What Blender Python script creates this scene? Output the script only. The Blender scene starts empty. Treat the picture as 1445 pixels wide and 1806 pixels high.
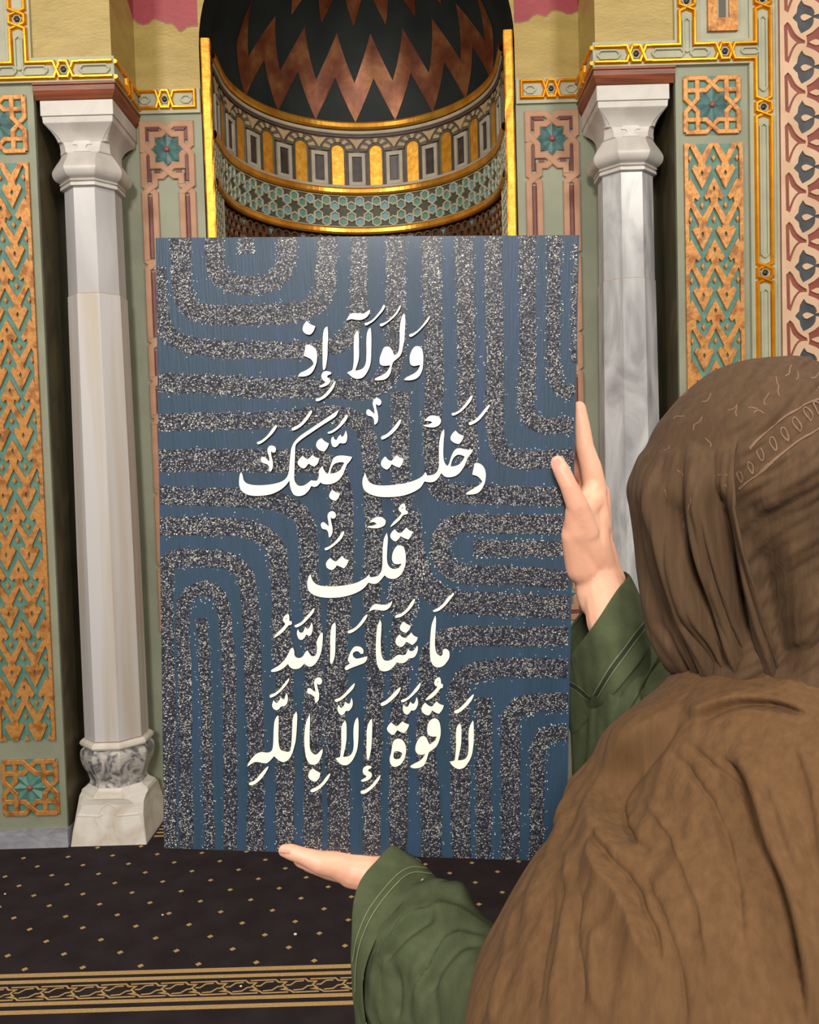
import bpy, bmesh, math, random
import numpy as np
from mathutils import Vector, Matrix
from mathutils.geometry import tessellate_polygon
from mathutils.bvhtree import BVHTree
random.seed(7)
SC = bpy.context.scene
COL = SC.collection
# ---------------------------------------------------------------- camera
ROT = Matrix(((0.99958959, 0.02857621, -0.00201513), (-0.00324631, 0.04310356, -0.99906534), (-0.02846264, 0.99866185, 0.04317864)))
FPX, CAM_H = 1480.0, 1.5
cam_data = bpy.data.cameras.new('camera')
cam = bpy.data.objects.new('camera', cam_data)
COL.objects.link(cam)
cam_data.sensor_fit = 'HORIZONTAL'; cam_data.sensor_width = 36.0
cam_data.lens = 36.0 * FPX / 1445.0
cam_data.clip_start = 0.02
cam.matrix_world = Matrix.Translation((0, 0, CAM_H)) @ ROT.to_4x4()
SC.camera = cam
# ---------------------------------------------------------------- world, lamps, exposure
SC.view_settings.view_transform = 'Standard'; SC.view_settings.look = 'None'
SC.view_settings.gamma = 1.0; SC.view_settings.use_curve_mapping = False
SC.view_settings.exposure = 0.0
W = bpy.data.worlds.new('world'); SC.world = W; W.use_nodes = True
W.node_tree.nodes['Background'].inputs[0].default_value = (1.0, 0.94, 0.86, 1)
W.node_tree.nodes['Background'].inputs[1].default_value = 0.34
def area(name, loc, target, size, power, color, sy=None):
    l = bpy.data.lights.new(name, 'AREA'); l.energy = power; l.size = size; l.color = color
    if sy: l.shape = 'RECTANGLE'; l.size_y = sy
    o = bpy.data.objects.new(name, l); COL.objects.link(o); o.location = loc
    o.rotation_euler = (Vector(target) - Vector(loc)).to_track_quat('-Z', 'Y').to_euler()
    return o
area('lamp_upper_left', (-2.3, 0.2, 4.3), (0.6, 3.6, 1.9), 0.5, 66, (1.0, 0.91, 0.80))
area('lamp_upper_right', (2.0, 0.0, 4.2), (-0.5, 3.6, 1.9), 0.5, 66, (1.0, 0.91, 0.80))
area('lamp_behind', (-0.6, -3.6, 3.3), (0.0, 2.6, 1.3), 1.0, 250, (1.0, 0.94, 0.87))
# ---------------------------------------------------------------- picture point -> point in the room
def ray(x, y): return ROT @ Vector((x - 722.5, 903.0 - y, -FPX))
def at_y(x, y, Y): v = ray(x, y); return Vector((0, 0, CAM_H)) + v * (Y / v.y)
RN = np.array(ROT); CN = np.array((0, 0, CAM_H))
def project(P):
    c = (np.asarray(P) - CN) @ RN
    return 722.5 + FPX * c[..., 0] / -c[..., 2], 903 - FPX * c[..., 1] / -c[..., 2]
# ---------------------------------------------------------------- materials
def lin(c): return tuple(((v / 255) / 12.92 if v / 255 <= 0.04045 else ((v / 255 + 0.055) / 1.055) ** 2.4) for v in c) + (1,)
MATS = {}
def mat(name, c1, c2=None, rough=0.6, metal=0.0, scale=8.0, stretch=(1, 1, 1), bump=0.0, bscale=None, coat=0.0, detail=6.0, dist=0.0, lo=0.35, hi=0.65, spec=0.5, sheen=0.0, c3=None, rot=(0, 0, 0)):
    m = bpy.data.materials.new(name); m.use_nodes = True; nt = m.node_tree; N = nt.nodes; L = nt.links
    b = N['Principled BSDF']; b.inputs['Roughness'].default_value = rough; b.inputs['Metallic'].default_value = metal
    b.inputs['Specular IOR Level'].default_value = spec
    if coat: b.inputs['Coat Weight'].default_value = coat; b.inputs['Coat Roughness'].default_value = 0.15
    if sheen: b.inputs['Sheen Weight'].default_value = sheen; b.inputs['Sheen Roughness'].default_value = 0.5
    tc = N.new('ShaderNodeTexCoord'); mp = N.new('ShaderNodeMapping'); mp.inputs['Scale'].default_value = stretch; mp.inputs['Rotation'].default_value = rot
    L.new(tc.outputs['Object'], mp.inputs[0])
    if c2 is None: b.inputs['Base Color'].default_value = lin(c1)
    else:
        n = N.new('ShaderNodeTexNoise'); n.inputs['Scale'].default_value = scale; n.inputs['Detail'].default_value = detail; n.inputs['Distortion'].default_value = dist
        L.new(mp.outputs[0], n.inputs['Vector'])
        r = N.new('ShaderNodeValToRGB'); r.color_ramp.elements[0].position = lo; r.color_ramp.elements[1].position = hi
        r.color_ramp.elements[0].color = lin(c1); r.color_ramp.elements[1].color = lin(c2)
        if c3 is not None:
            e = r.color_ramp.elements.new((lo + hi) / 2 + 0.03); e.color = lin(c3)
        L.new(n.outputs['Fac'], r.inputs[0]); L.new(r.outputs[0], b.inputs['Base Color'])
    if bump:
        n2 = N.new('ShaderNodeTexNoise'); n2.inputs['Scale'].default_value = bscale or scale * 3; n2.inputs['Detail'].default_value = 5
        L.new(mp.outputs[0], n2.inputs['Vector'])
        bp = N.new('ShaderNodeBump'); bp.inputs['Strength'].default_value = bump; bp.inputs['Distance'].default_value = 0.01
        L.new(n2.outputs['Fac'], bp.inputs['Height']); L.new(bp.outputs[0], b.inputs['Normal'])
    MATS[name] = m
    return m
mat('sage', (146, 149, 127), (132, 137, 115), 0.55, scale=5, bump=0.08, bscale=60)
mat('sage_pale', (172, 172, 148), (156, 158, 134), 0.5, scale=9, bump=0.08, bscale=60)
mat('teal', (96, 142, 128), (78, 122, 110), 0.55, scale=30, bump=0.1, bscale=90)
mat('teal_dark', (88, 126, 122), (66, 98, 98), 0.42, scale=30, bump=0.1)
mat('old_gold', (150, 92, 40), (184, 120, 54), 0.45, 0.25, scale=26, bump=0.2, bscale=60, c3=(202, 142, 76))
mat('bright_gold', (222, 140, 16), (236, 160, 26), 0.26, 0.7, scale=20)
mat('band_gold', (214, 146, 48), (240, 178, 72), 0.30, 0.75, scale=14, stretch=(1, 1, 0.3), bump=0.12, bscale=40)
mat('leaf_gold', (214, 146, 46), (238, 178, 66), 0.40, 0.6, scale=30, bump=0.15, bscale=45)
mat('copper', (96, 48, 28), (140, 92, 56), 0.40, 0.45, scale=9, bump=0.12, bscale=22, c3=(118, 68, 42))
mat('dome_dark', (24, 30, 30), (33, 38, 36), 0.6, scale=6, bump=0.05, bscale=20, spec=0.25)
mat('yellow_wall', (172, 148, 80), (158, 135, 68), 0.42, scale=7, stretch=(1, 1, 2.5), bump=0.22, bscale=45)
mat('pink_wall', (156, 64, 70), (142, 56, 62), 0.45, scale=6, bump=0.12, bscale=45)
mat('paint_line', (150, 118, 92), rough=0.6)
mat('marble', (198, 197, 198), (172, 169, 168), 0.30, scale=3.5, stretch=(1, 1, 0.35), dist=1.2, bump=0.03, bscale=40, lo=0.3, hi=0.7, rot=(0, 0.5, 0))
mat('marble_cap', (204, 199, 193), (182, 176, 168), 0.38, scale=5, dist=0.8, bump=0.05, bscale=40)
mat('marble_grey', (200, 200, 200), (150, 150, 152), 0.28, scale=7, stretch=(1, 1, 0.3), dist=1.5, bump=0.03, bscale=40, lo=0.35, hi=0.62, rot=(0.2, 0.6, 0))
mat('marble_cream', (202, 199, 198), (190, 176, 156), 0.30, scale=16, stretch=(1, 1, 0.04), dist=0.4, lo=0.45, hi=0.72)
mat('marble_base', (228, 222, 212), (190, 176, 152), 0.42, scale=7, dist=1.4, bump=0.15, bscale=22, lo=0.42, hi=0.8)
mat('marble_blotch', (196, 190, 182), (104, 104, 108), 0.4, scale=14, dist=1.8, bump=0.15, bscale=22, lo=0.42, hi=0.6)
mat('plinth_stone', (168, 168, 174), (134, 134, 144), 0.6, scale=9, stretch=(1, 1, 2), dist=1.2, bump=0.25, bscale=24)
mat('dark_marble', (66, 60, 42), (98, 88, 62), 0.40, scale=4, stretch=(1, 1, 0.45), dist=2.4, lo=0.4, hi=0.8)
mat('wood', (140, 70, 34), (100, 46, 20), 0.42, scale=7, stretch=(0.6, 1, 9), dist=0.5, bump=0.12, bscale=20)
mat('wood_dark', (60, 30, 18), (44, 22, 14), 0.5, scale=7)
mat('strap_tan', (182, 138, 108), (168, 124, 96), 0.6, scale=10, bump=0.08, bscale=70)
mat('maroon', (112, 62, 58), (96, 50, 48), 0.5, scale=20)
mat('rose_boss', (150, 72, 72), rough=0.45)
mat('brown_boss', (132, 84, 66), rough=0.45)
mat('beige_pink', (214, 180, 148), (202, 166, 134), 0.6, scale=9, bump=0.06, bscale=70)
mat('brick_red', (142, 72, 56), (128, 62, 48), 0.5, scale=14)
mat('navy_inlay', (54, 58, 62), (70, 74, 80), 0.5, scale=20)
mat('black_bead', (34, 28, 30), rough=0.35)
mat('slot_dark', (52, 44, 42), (70, 60, 56), 0.4, scale=30)
mat('slot_metal', (84, 80, 64), rough=0.5)
mat('niche_grey', (176, 168, 150), (160, 152, 134), 0.55, scale=14, bump=0.06)
mat('voussoir_dark', (92, 88, 72), (78, 74, 60), 0.55, scale=20)
mat('voussoir_light', (176, 152, 112), (164, 140, 102), 0.55, scale=20)
mat('niche_brown', (86, 68, 56), (74, 56, 46), 0.5, scale=20)
mat('hex_ground', (78, 76, 62), (66, 64, 52), 0.6, scale=20)
mat('hex_strap', (178, 174, 148), (162, 158, 134), 0.55, scale=30)
mat('mosaic_strap', (120, 84, 54), (96, 64, 44), 0.45, 0.3, scale=30)
mat('mosaic_ground', (44, 32, 24), rough=0.5)
mat('sky_tile', (96, 146, 158), rough=0.45)
mat('floor_stone', (120, 112, 98), (104, 96, 84), 0.6, scale=5)
mat('rug_gold', (206, 170, 112), (190, 154, 98), 0.95, scale=120, bump=0.5, bscale=600)
mat('lint', (230, 225, 215), rough=0.9)
m = mat('rug', (52, 45, 47), (62, 54, 56), 0.98, scale=9, bump=0.7, bscale=700, spec=0.1)
mat('letter_cream', (255, 250, 230), rough=0.45)
mat('letter_edge', (70, 60, 40), rough=0.6)
mat('board_edge', (96, 100, 96), rough=0.6)
mat('skin', (238, 186, 156), (232, 170, 142), 0.5, scale=14, bump=0.05, bscale=120)
MATS['skin'].node_tree.nodes['Principled BSDF'].inputs['Subsurface Weight'].default_value = 0.15
MATS['skin'].node_tree.nodes['Principled BSDF'].inputs['Subsurface Radius'].default_value = (0.012, 0.005, 0.003)
mat('nail', (238, 172, 156), rough=0.25)
mat('lips', (176, 96, 88), rough=0.4)
mat('eye_white', (240, 236, 230), rough=0.2)
mat('eye_dark', (48, 34, 26), rough=0.2)
mat('abaya_green', (82, 90, 64), (72, 80, 56), 0.85, scale=60, bump=0.15, bscale=700, sheen=0.0, spec=0.15)
mat('thread', (124, 132, 92), rough=0.8)
mat('thread_dark', (40, 48, 34), rough=0.8)
mat('scarf_print', (122, 94, 72), rough=0.85)
mat('shoe_black', (24, 22, 22), rough=0.5)
# ---------------------------------------------------------------- object helpers
def link(o, parent=None):
    COL.objects.link(o)
    if parent: o.parent = parent
    return o
def tag(o, label=None, cat=None, group=None, kind=None):
    if label: o['label'] = label
    if cat: o['category'] = cat
    if group: o['group'] = group
    if kind: o['kind'] = kind
    return o
def empty(name, loc=(0, 0, 0)):
    o = bpy.data.objects.new(name, None); o.empty_display_size = 0.05; o.location = loc; return link(o)
class MB:
    """collects world-space polygons; build() links them as one mesh object"""
    def __init__(s): s.v = []; s.f = []; s.mi = []
    def add(s, vs, fs, mi=0):
        k = len(s.v); s.v += [tuple(p) for p in vs]; s.f += [tuple(k + i for i in f) for f in fs]; s.mi += [mi] * len(fs)
    def build(s, name, mats, parent=None, smooth=False, kind=None, label=None):
        me = bpy.data.meshes.new(name)
        off = Vector(parent.location) if parent is not None and parent.parent is None else Vector((0, 0, 0))
        if parent is not None and parent.parent is not None: off = Vector(parent.parent.location)
        me.from_pydata([(p[0] - off.x, p[1] - off.y, p[2] - off.z) for p in s.v], [], s.f)
        for m_ in (mats if isinstance(mats, (list, tuple)) else [mats]): me.materials.append(MATS[m_])
        if max(s.mi, default=0) > 0: me.polygons.foreach_set('material_index', s.mi)
        bm = bmesh.new(); bm.from_mesh(me); bmesh.ops.recalc_face_normals(bm, faces=bm.faces); bm.to_mesh(me); bm.free()
        if smooth: me.polygons.foreach_set('use_smooth', [True] * len(me.polygons))
        o = bpy.data.objects.new(name, me); link(o, parent)
        if kind: o['kind'] = kind
        if label: o['label'] = label
        return o
    def box(s, x0, x1, y0, y1, z0, z1, mi=0):
        v = [(x, y, z) for x in (x0, x1) for y in (y0, y1) for z in (z0, z1)]
        s.add(v, [(0, 1, 3, 2), (4, 6, 7, 5), (0, 4, 5, 1), (2, 3, 7, 6), (0, 2, 6, 4), (1, 5, 7, 3)], mi); return s
    def poly(s, loops, F, h0, h1, mi=0, bevel=0.0, mside=None):
        """loops[0] outline, rest holes, in frame coordinates; slab between heights h0 and h1"""
        pts = [p for l in loops for p in l]; n = len(pts)
        tri = tessellate_polygon([[Vector((p[0], p[1], 0)) for p in l] for l in loops])
        s.n = getattr(s, 'n', 0) + 1; h1 = h1 + (s.n % 9) * 0.00013 if h1 - h0 > 0.002 else h1
        top = [F(p[0], p[1], h1) for p in pts]; bot = [F(p[0], p[1], h0) for p in pts]
        s.add(top, [tuple(t) for t in tri], mi)
        fs = []; k = 0
        for l in loops:
            m_ = len(l)
            fs += [(k + i, k + (i + 1) % m_, n + k + (i + 1) % m_, n + k + i) for i in range(m_)]; k += m_
        s.add(top + bot, fs, mi if mside is None else mside)
        return s
    def sweep(s, pts, prof, F, closed=False, mi=0, caps=True):
        s.n = getattr(s, 'n', 0) + 1; e_ = (s.n % 9) * 0.00013; hm = max(h for _, h in prof); hn = min(h for _, h in prof)
        prof = [(o_, h + (e_ if h > hn else 0)) for o_, h in prof] if hm - hn > 0.002 else prof
        n = len(pts); P = [Vector(p) for p in pts]; k = len(prof); V = []
        for i in range(n):
            a = P[i - 1] if (i > 0 or closed) else None; b = P[(i + 1) % n] if (i < n - 1 or closed) else None
            d1 = (P[i] - a).normalized() if a is not None else None; d2 = (b - P[i]).normalized() if b is not None else None
            if d1 is None: d1 = d2
            if d2 is None: d2 = d1
            t = d1 + d2
            t = t.normalized() if t.length > 1e-6 else d2
            nrm = Vector((-t.y, t.x)); c = max(0.35, nrm.dot(Vector((-d2.y, d2.x))))
            for o_, h in prof: q = P[i] + nrm * (o_ / c); V.append(F(q.x, q.y, h))
        fs = []
        for i in range(n if closed else n - 1):
            j = (i + 1) % n
            fs += [(i * k + a, i * k + a + 1, j * k + a + 1, j * k + a) for a in range(k - 1)]
        if caps and not closed: fs += [tuple(range(k)), tuple((n - 1) * k + a for a in range(k))]
        s.add(V, fs, mi); return s
def strap(w, h, h0=0.0, r=0.3): return [(-w, h0), (-w, h0 + (h - h0) * (1 - r)), (-w * (1 - r), h), (w * (1 - r), h), (w, h0 + (h - h0) * (1 - r)), (w, h0)]
def ridge(w, h, h0=0.0): return [(-w, h0), (-w * 0.8, h0 + (h - h0) * 0.6), (-w * 0.35, h), (w * 0.35, h), (w * 0.8, h0 + (h - h0) * 0.6), (w, h0)]
XC = -0.165; Y0 = 3.436; Y1 = 3.745
def plane(Y, cx=0.0, cz=0.0, sc=1.0): return lambda u, v, h: (XC + cx + u * sc, Y - h, cz + v * sc)
def side(X, sgn): return lambda u, v, h: (X - sgn * h, u, v)          # a wall turned towards the niche axis
def catmull(txt, ox=0, oy=0, sc=1.0, step=4):
    P = []; C = []
    for t in txt.split():
        C.append(t.endswith('*')); a, b = t.rstrip('*').split(','); P.append(Vector((ox + float(a) / sc, oy + float(b) / sc)))
    n = len(P); out = []
    for i in range(n):
        p1, p2 = P[i], P[(i + 1) % n]
        p0 = P[i - 1] if not C[i] else p1 - (p2 - p1) * 0.5
        p3 = P[(i + 2) % n] if not C[(i + 1) % n] else p2 + (p2 - p1) * 0.5
        for k in range(step):
            t = k / step
            out.append(0.5 * ((2 * p1) + (p2 - p0) * t + (2 * p0 - 5 * p1 + 4 * p2 - p3) * t * t + (3 * p1 - p0 - 3 * p2 + p3) * t ** 3))
    return [(p.x, p.y) for p in out]
def spline(pts, n=8):
    P = [Vector(p) for p in pts]; P = [2 * P[0] - P[1]] + P + [2 * P[-1] - P[-2]]; out = []
    for i in range(1, len(P) - 2):
        for k in range(n):
            t = k / n; p0, p1, p2, p3 = P[i - 1:i + 3]
            out.append(0.5 * ((2 * p1) + (p2 - p0) * t + (2 * p0 - 5 * p1 + 4 * p2 - p3) * t * t + (3 * p1 - p0 - 3 * p2 + p3) * t ** 3))
    out.append(P[-2]); return out
def clip(poly, x, keep):
    out = []
    for i in range(len(poly)):
        a, b = poly[i], poly[(i + 1) % len(poly)]; ia = (a[0] - x) * keep >= 0; ib = (b[0] - x) * keep >= 0
        if ia: out.append(a)
        if ia != ib: t = (x - a[0]) / (b[0] - a[0]); out.append((x, a[1] + t * (b[1] - a[1])))
    return out
def clipz(poly, z, keep): return [(b, a) for a, b in clip([(q, p) for p, q in poly], z, keep)]
def ball(mb, c, r, seg=12, rings=8, sc=(1, 1, 1), mi=0):
    V = []; fs = []
    for i in range(rings + 1):
        th = math.pi * i / rings
        for j in range(seg): ph = 2 * math.pi * j / seg; V.append((c[0] + r * sc[0] * math.sin(th) * math.cos(ph), c[1] + r * sc[1] * math.sin(th) * math.sin(ph), c[2] + r * sc[2] * math.cos(th)))
    for i in range(rings):
        for j in range(seg): fs.append((i * seg + j, i * seg + (j + 1) % seg, (i + 1) * seg + (j + 1) % seg, (i + 1) * seg + j))
    mb.add(V, fs, mi)
# ================================================================ the setting
WX = 2.6
fl = MB(); fl.box(-3.2, 3.2, -2.5, 5.2, -0.12, -0.006); tag(fl.build('floor', 'floor_stone'), kind='structure')
# back wall, lower recess plane (behind the columns) with the arched niche opening
def arch(r, zs, n=28): return [(-r, 0.0)] + [(-r * math.cos(math.pi * i / n), zs + r * math.sin(math.pi * i / n)) for i in range(n + 1)] + [(r, 0.0)]
HALF = 0.688; ZS = 3.39
wb = MB()
for s in (-1, 1):
    r_ = [(s * HALF, 0), (s * 1.32, 0), (s * 1.32, 3.11), (s * HALF, 3.11)]
    wb.poly([r_], plane(Y1), -0.25, 0.0)
o = wb.build('wall_back', 'sage'); tag(o, kind='structure')
# upper recessed wall (yellow) with the arch cut in it, pink paint above an uneven painted line
up = MB()
arc = [(-HALF * math.cos(math.pi * i / 36), ZS + HALF * math.sin(math.pi * i / 36)) for i in range(37)]
outline = [(-1.0, 3.11), (-HALF, 3.11)] + arc + [(HALF, 3.11), (1.0, 3.11), (1.0, 5.0), (-1.0, 5.0)]
up.poly([outline], plane(Y1), -0.25, 0.0, mside=1)
tag(up.build('wall_upper', ['yellow_wall', 'dome_dark']), kind='structure')
def pnts(lst, Y): return [(at_y(x, y, Y).x - XC, at_y(x, y, Y).z) for x, y in lst]
lpk = pnts([(228, 33), (236, 35), (243, 41), (252, 44), (262, 42), (268, 36), (273, 33), (282, 36), (292, 41), (303, 41), (308, 45), (316, 55), (320, 56), (330, 48), (338, 46), (351, 46)], Y1)
rpk = pnts([(906, 40), (918, 40), (932, 36), (940, 28), (948, 25), (958, 28), (964, 29), (972, 20), (980, 18), (990, 20), (1000, 25), (1008, 25), (1018, 20), (1026, 21), (1036, 24)], Y1)
for s, pk in ((-1, lpk), (1, rpk)):
    m_ = MB(); pk = sorted(pk); a_ = -0.992 if s < 0 else HALF + 0.001; b_ = -HALF - 0.001 if s < 0 else 0.992
    pk = [(a_, pk[0][1])] + [p for p in pk if a_ < p[0] < b_] + [(b_, pk[-1][1])]
    m_.poly([pk + [(b_, 3.9), (a_, 3.9)]], plane(Y1), 0.0, 0.0015)
    m_.build('painted_patch', 'pink_wall', bpy.data.objects['wall_upper'])
    e_ = MB(); e_.sweep(pk, strap(0.0016, 0.0022), plane(Y1)); e_.build('paint_edge', 'paint_line', bpy.data.objects['wall_upper'])
# side piers standing forward of the recess: lower sage pier, upper yellow wall
for s, nm in ((-1, 'left'), (1, 'right')):
    pr = MB()
    xs = sorted((s * 1.288, s * WX)); pr.box(XC + xs[0], XC + xs[1], Y0, Y1 + 0.25, 0.079, 3.112)
    o = pr.build('wall_' + nm, 'sage'); tag(o, kind='structure')
    sm = MB(); xs = sorted((s * 1.288, s * 1.2845)); sm.box(XC + xs[0], XC + xs[1], Y0 + 0.012, Y1, 0.0, 3.10); sm.build('marble_facing', 'dark_marble', o)
    xs = sorted((s * 0.9685, s * WX)); u_ = MB(); u_.box(XC + xs[0], XC + xs[1], Y0, Y1 + 0.25, 3.112, 5.0); u_.build('upper_wall', 'yellow_wall', o)
    if s < 0: xs = (-1.585, -1.385)
    else: xs = (1.385, 1.585)
    g_ = MB(); g_.box(XC + xs[0], XC + xs[1], Y0 - 0.004, Y0, 3.205, 5.0); g_.build('wall_field', 'sage_pale', o)
    p_ = MB(); xs = sorted((s * 1.284, s * WX)); p_.box(XC + xs[0], XC + xs[1], Y0 - 0.012, Y0 + 0.2, 0.0, 0.079); tag(p_.build('baseboard_' + nm, 'plinth_stone'), kind='structure')
# pink paint on the return faces
for s in (-1, 1):
    m_ = MB(); F = lambda u, v, h, s=s: (XC + s * (0.9685 - h), Y0 + u, v)
    pk = [(0.003, 3.60), (0.05, 3.585), (0.10, 3.60), (0.15, 3.575), (0.20, 3.58), (0.25, 3.55), (0.306, 3.52)]
    m_.poly([pk + [(0.306, 3.9), (0.003, 3.9)]], F, 0.0, 0.0015); m_.build('painted_patch', 'pink_wall', bpy.data.objects['wall_' + ('left' if s < 0 else 'right')])
# ================================================================ carved ornament
def knot(mb, F, w, L, hb, flip=1, rw=0.0088, horiz=False):
    def T(u, v): return (v, u) if horiz else (u, v)
    A = [(-w, L), (-w, .62 * L), (w, .24 * L), (w, -.24 * L), (-w, -.62 * L), (-w, -L)]
    B = [(-x, y) for x, y in A]
    for k, (S, f) in enumerate(((A, 1), (B, 1))):
        S = [(x * flip, y) for x, y in S]
        half1 = S[:4]; half2 = S[2:]
        hi, lo = hb + 0.014, hb + 0.0105
        mb.sweep([T(*p) for p in half1], ridge(rw, hi if k == 0 else lo, hb), F); mb.sweep([T(*p) for p in half2], ridge(rw, lo if k == 0 else hi, hb), F)
def bead(parent, F, hb):
    r_ = MB(); hexa = [(0.017 * math.cos(a * math.pi / 3), 0.017 * math.sin(a * math.pi / 3)) for a in range(6)]
    r_.sweep(hexa, strap(0.0022, hb + 0.006, hb), F, closed=True); rg_ = r_.build('bead_ring', 'sage_pale', parent)
    b = MB(); c = F(0, 0, hb + 0.003); ball(b, c, 0.011, sc=(1, 0.6, 1)); b.build('bead', 'black_bead', rg_, smooth=True)
def groove(mb, F, u0, u1, v0, v1, hb, open_end=False):
    c = min(0.012, abs(u1 - u0) / 2.5, abs(v1 - v0) / 2.5)
    P = [(u0 + c, v0), (u1 - c, v0), (u1, v0 + c), (u1, v1 - c), (u1 - c, v1), (u0 + c, v1), (u0, v1 - c), (u0, v0 + c)]
    mb.sweep(P, strap(0.0042, hb + 0.007, hb), F, closed=True)
HB = 0.012; GW = 0.030; RW = 0.0088
def off(F, du, dv): return lambda u, v, h: F(u + du, v + dv, h)
for s, nm in ((-1, 'left'), (1, 'right')):
    root = empty('gilded_interlace_moulding', (XC + s * 1.3, Y0, 0)); 
    tag(root, 'grey moulding with bright gold interlaced ridges stepping over the %s column and along the pier' % nm, 'moulding', 'gilded interlace mouldings')
    F = plane(Y0)
    X = lambda x: s * x
    bd = MB()
    def rect(a, b, z0, z1, F_=F, h=HB): bd.poly([[(a, z0), (b, z0), (b, z1), (a, z1)]], F_, 0.0, h)
    rect(*sorted((X(1.582), X(1.688))), 0.08, 5.0); rect(*sorted((X(0.962), X(1.582))), 3.107, 3.206); rect(*sorted((X(1.284), X(1.382))), 3.206, 5.0)
    Fs = (lambda s: lambda u, v, h: (XC + s * (0.9685 - h), Y0 + u, v))(s)
    bd.poly([[(-HB, 3.107), (0.305, 3.107), (0.305, 3.206), (-HB, 3.206)]], Fs, 0.0, HB)
    F1 = plane(Y1)
    a_, b_ = sorted((X(0.690), X(0.957))); bd.poly([[(a_, 3.108), (b_, 3.108), (b_, 3.214), (a_, 3.214)]], F1, 0.0, HB)
    # thin edge beads of the board
    for xx in (1.582, 1.688): bd.sweep([(X(xx), 0.08), (X(xx), 5.0 if xx > 1.6 else 3.1)], strap(0.003, HB + 0.004), F)
    bd.sweep([(X(0.965), 3.110), (X(1.582), 3.110)], strap(0.003, HB + 0.004), F)
    bd.build('backing_board', 'sage_pale', root)
    g = MB(); gr = MB()
    pr = ridge(RW, HB + 0.012, HB)
    zc = 3.155; kn_h = [1.128 if s > 0 else 1.156, 1.483]; L = 0.062
    def hline(v, a, b, F_=F):      # horizontal ridge from a to b skipping knots
        g.sweep([(X(a), v), (X(b), v)], pr, F_)
    # horizontal run from the inner corner to the long vertical
    top, bot = zc + GW, zc - GW; xin = 0.962; vL, vR = 1.635 - GW, 1.635 + GW; bL, bR = 1.332 - GW, 1.332 + GW
    k1, k2 = kn_h
    for a, b in ((xin, k1 - L), (k1 + L, k2 - L)): hline(bot, a, b)
    g.sweep([(X(k2 + L), bot), (X(vL), bot), (X(vL), 2.933 + L)], pr, F)
    hline(top, xin, k1 - L)
    g.sweep([(X(k1 + L), top), (X(bL), top), (X(bL), 3.355 - L)], pr, F)
    g.sweep([(X(bR), 3.355 - L), (X(bR), top), (X(k2 - L), top)], pr, F)
    g.sweep([(X(k2 + L), top), (X(vL), top), (X(vL), 3.355 - L)], pr, F)
    for x_ in kn_h:
        K = plane(Y0, X(x_), zc); knot(g, K, GW, L, HB, flip=1, horiz=True); bead(root, K, HB)
    zs = [3.355, 2.933, 2.277, 1.621, 0.965, 0.309]
    for i, z_ in enumerate(zs):
        K = plane(Y0, X(1.635), z_); knot(g, K, GW, L, HB); bead(root, K, HB)
        nz = zs[i + 1] + L if i + 1 < len(zs) else 0.082
        if i == 0: g.sweep([(X(vR), z_ - L), (X(vR), nz)], pr, F)
        else:
            g.sweep([(X(1.635) - GW, z_ - L), (X(1.635) - GW, nz)], pr, F); g.sweep([(X(1.635) + GW, z_ - L), (X(1.635) + GW, nz)], pr, F)
            groove(gr, F, X(1.635) - 0.014, X(1.635) + 0.014, nz + 0.002, z_ - L - 0.002, HB)
    K = plane(Y0, X(1.332), 3.355); knot(g, K, GW, L, HB); bead(root, K, HB)
    for z0_, z1_ in ((3.355 + L, 5.0),):
        for c_ in (1.635, 1.332):
            for d_ in (-GW, GW): g.sweep([(X(c_) + d_, z0_), (X(c_) + d_, z1_)], pr, F)
    # grooves (grey)
    q = sorted
    a_, b_ = q((X(0.975), X(k1 - L - 0.004))); groove(gr, F, a_, b_, zc - 0.016, zc + 0.016, HB)
    a_, b_ = q((X(k1 + L + 0.004), X(1.318))); groove(gr, F, a_, b_, zc - 0.016, zc + 0.016, HB)
    a_, b_ = q((X(1.346), X(k2 - L - 0.004))); groove(gr, F, a_, b_, zc - 0.016, zc + 0.016, HB)
    a_, b_ = q((X(k2 + L + 0.004), X(1.618))); groove(gr, F, a_, b_, zc - 0.010, zc + 0.014, HB)
    groove(gr, F, X(1.332) - 0.014, X(1.332) + 0.014, zc + 0.004, 3.355 - L - 0.004, HB)
    groove(gr, F, X(1.635) - 0.014, X(1.635) + 0.014, 2.933 + L + 0.004, 3.355 - L - 0.004, HB)
    # return face and recessed run
    for v in (top, bot): g.sweep([(-HB, v), (0.10, v)], pr, Fs); g.sweep([(0.21, v), (0.292, v)], pr, Fs)
    K = lambda u, v, h, s=s: (XC + s * (0.9685 - h), Y0 + 0.155 + u, zc + v); knot(g, K, GW, 0.055, HB, horiz=True)
    zc1 = 3.166; kx = 0.842
    for v in (zc1 + 0.035, zc1 - 0.035): g.sweep([(X(0.958), v), (X(kx + 0.06), v)], pr, F1)
    g.sweep([(X(kx - 0.06), zc1 + 0.035), (X(0.712), zc1 + 0.035), (X(0.712), zc1 - 0.035), (X(kx - 0.06), zc1 - 0.035)], pr, F1)
    K = plane(Y1, X(kx), zc1); knot(g, K, 0.035, 0.06, HB, horiz=True); bead(root, K, HB)
    a_, b_ = q((X(0.728), X(0.772))); groove(gr, F1, a_, b_, zc1 - 0.015, zc1 + 0.015, HB)
    a_, b_ = q((X(0.908), X(0.95))); groove(gr, F1, a_, b_, zc1 - 0.015, zc1 + 0.015, HB)
    g.build('gold_ridge', 'bright_gold', root, smooth=False)
    gr.build('groove_ring', 'sage_pale', root)
    # timber bearing beam on top of the column
    bm_ = MB(); x0, x1 = 0.958, 1.286
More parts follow.
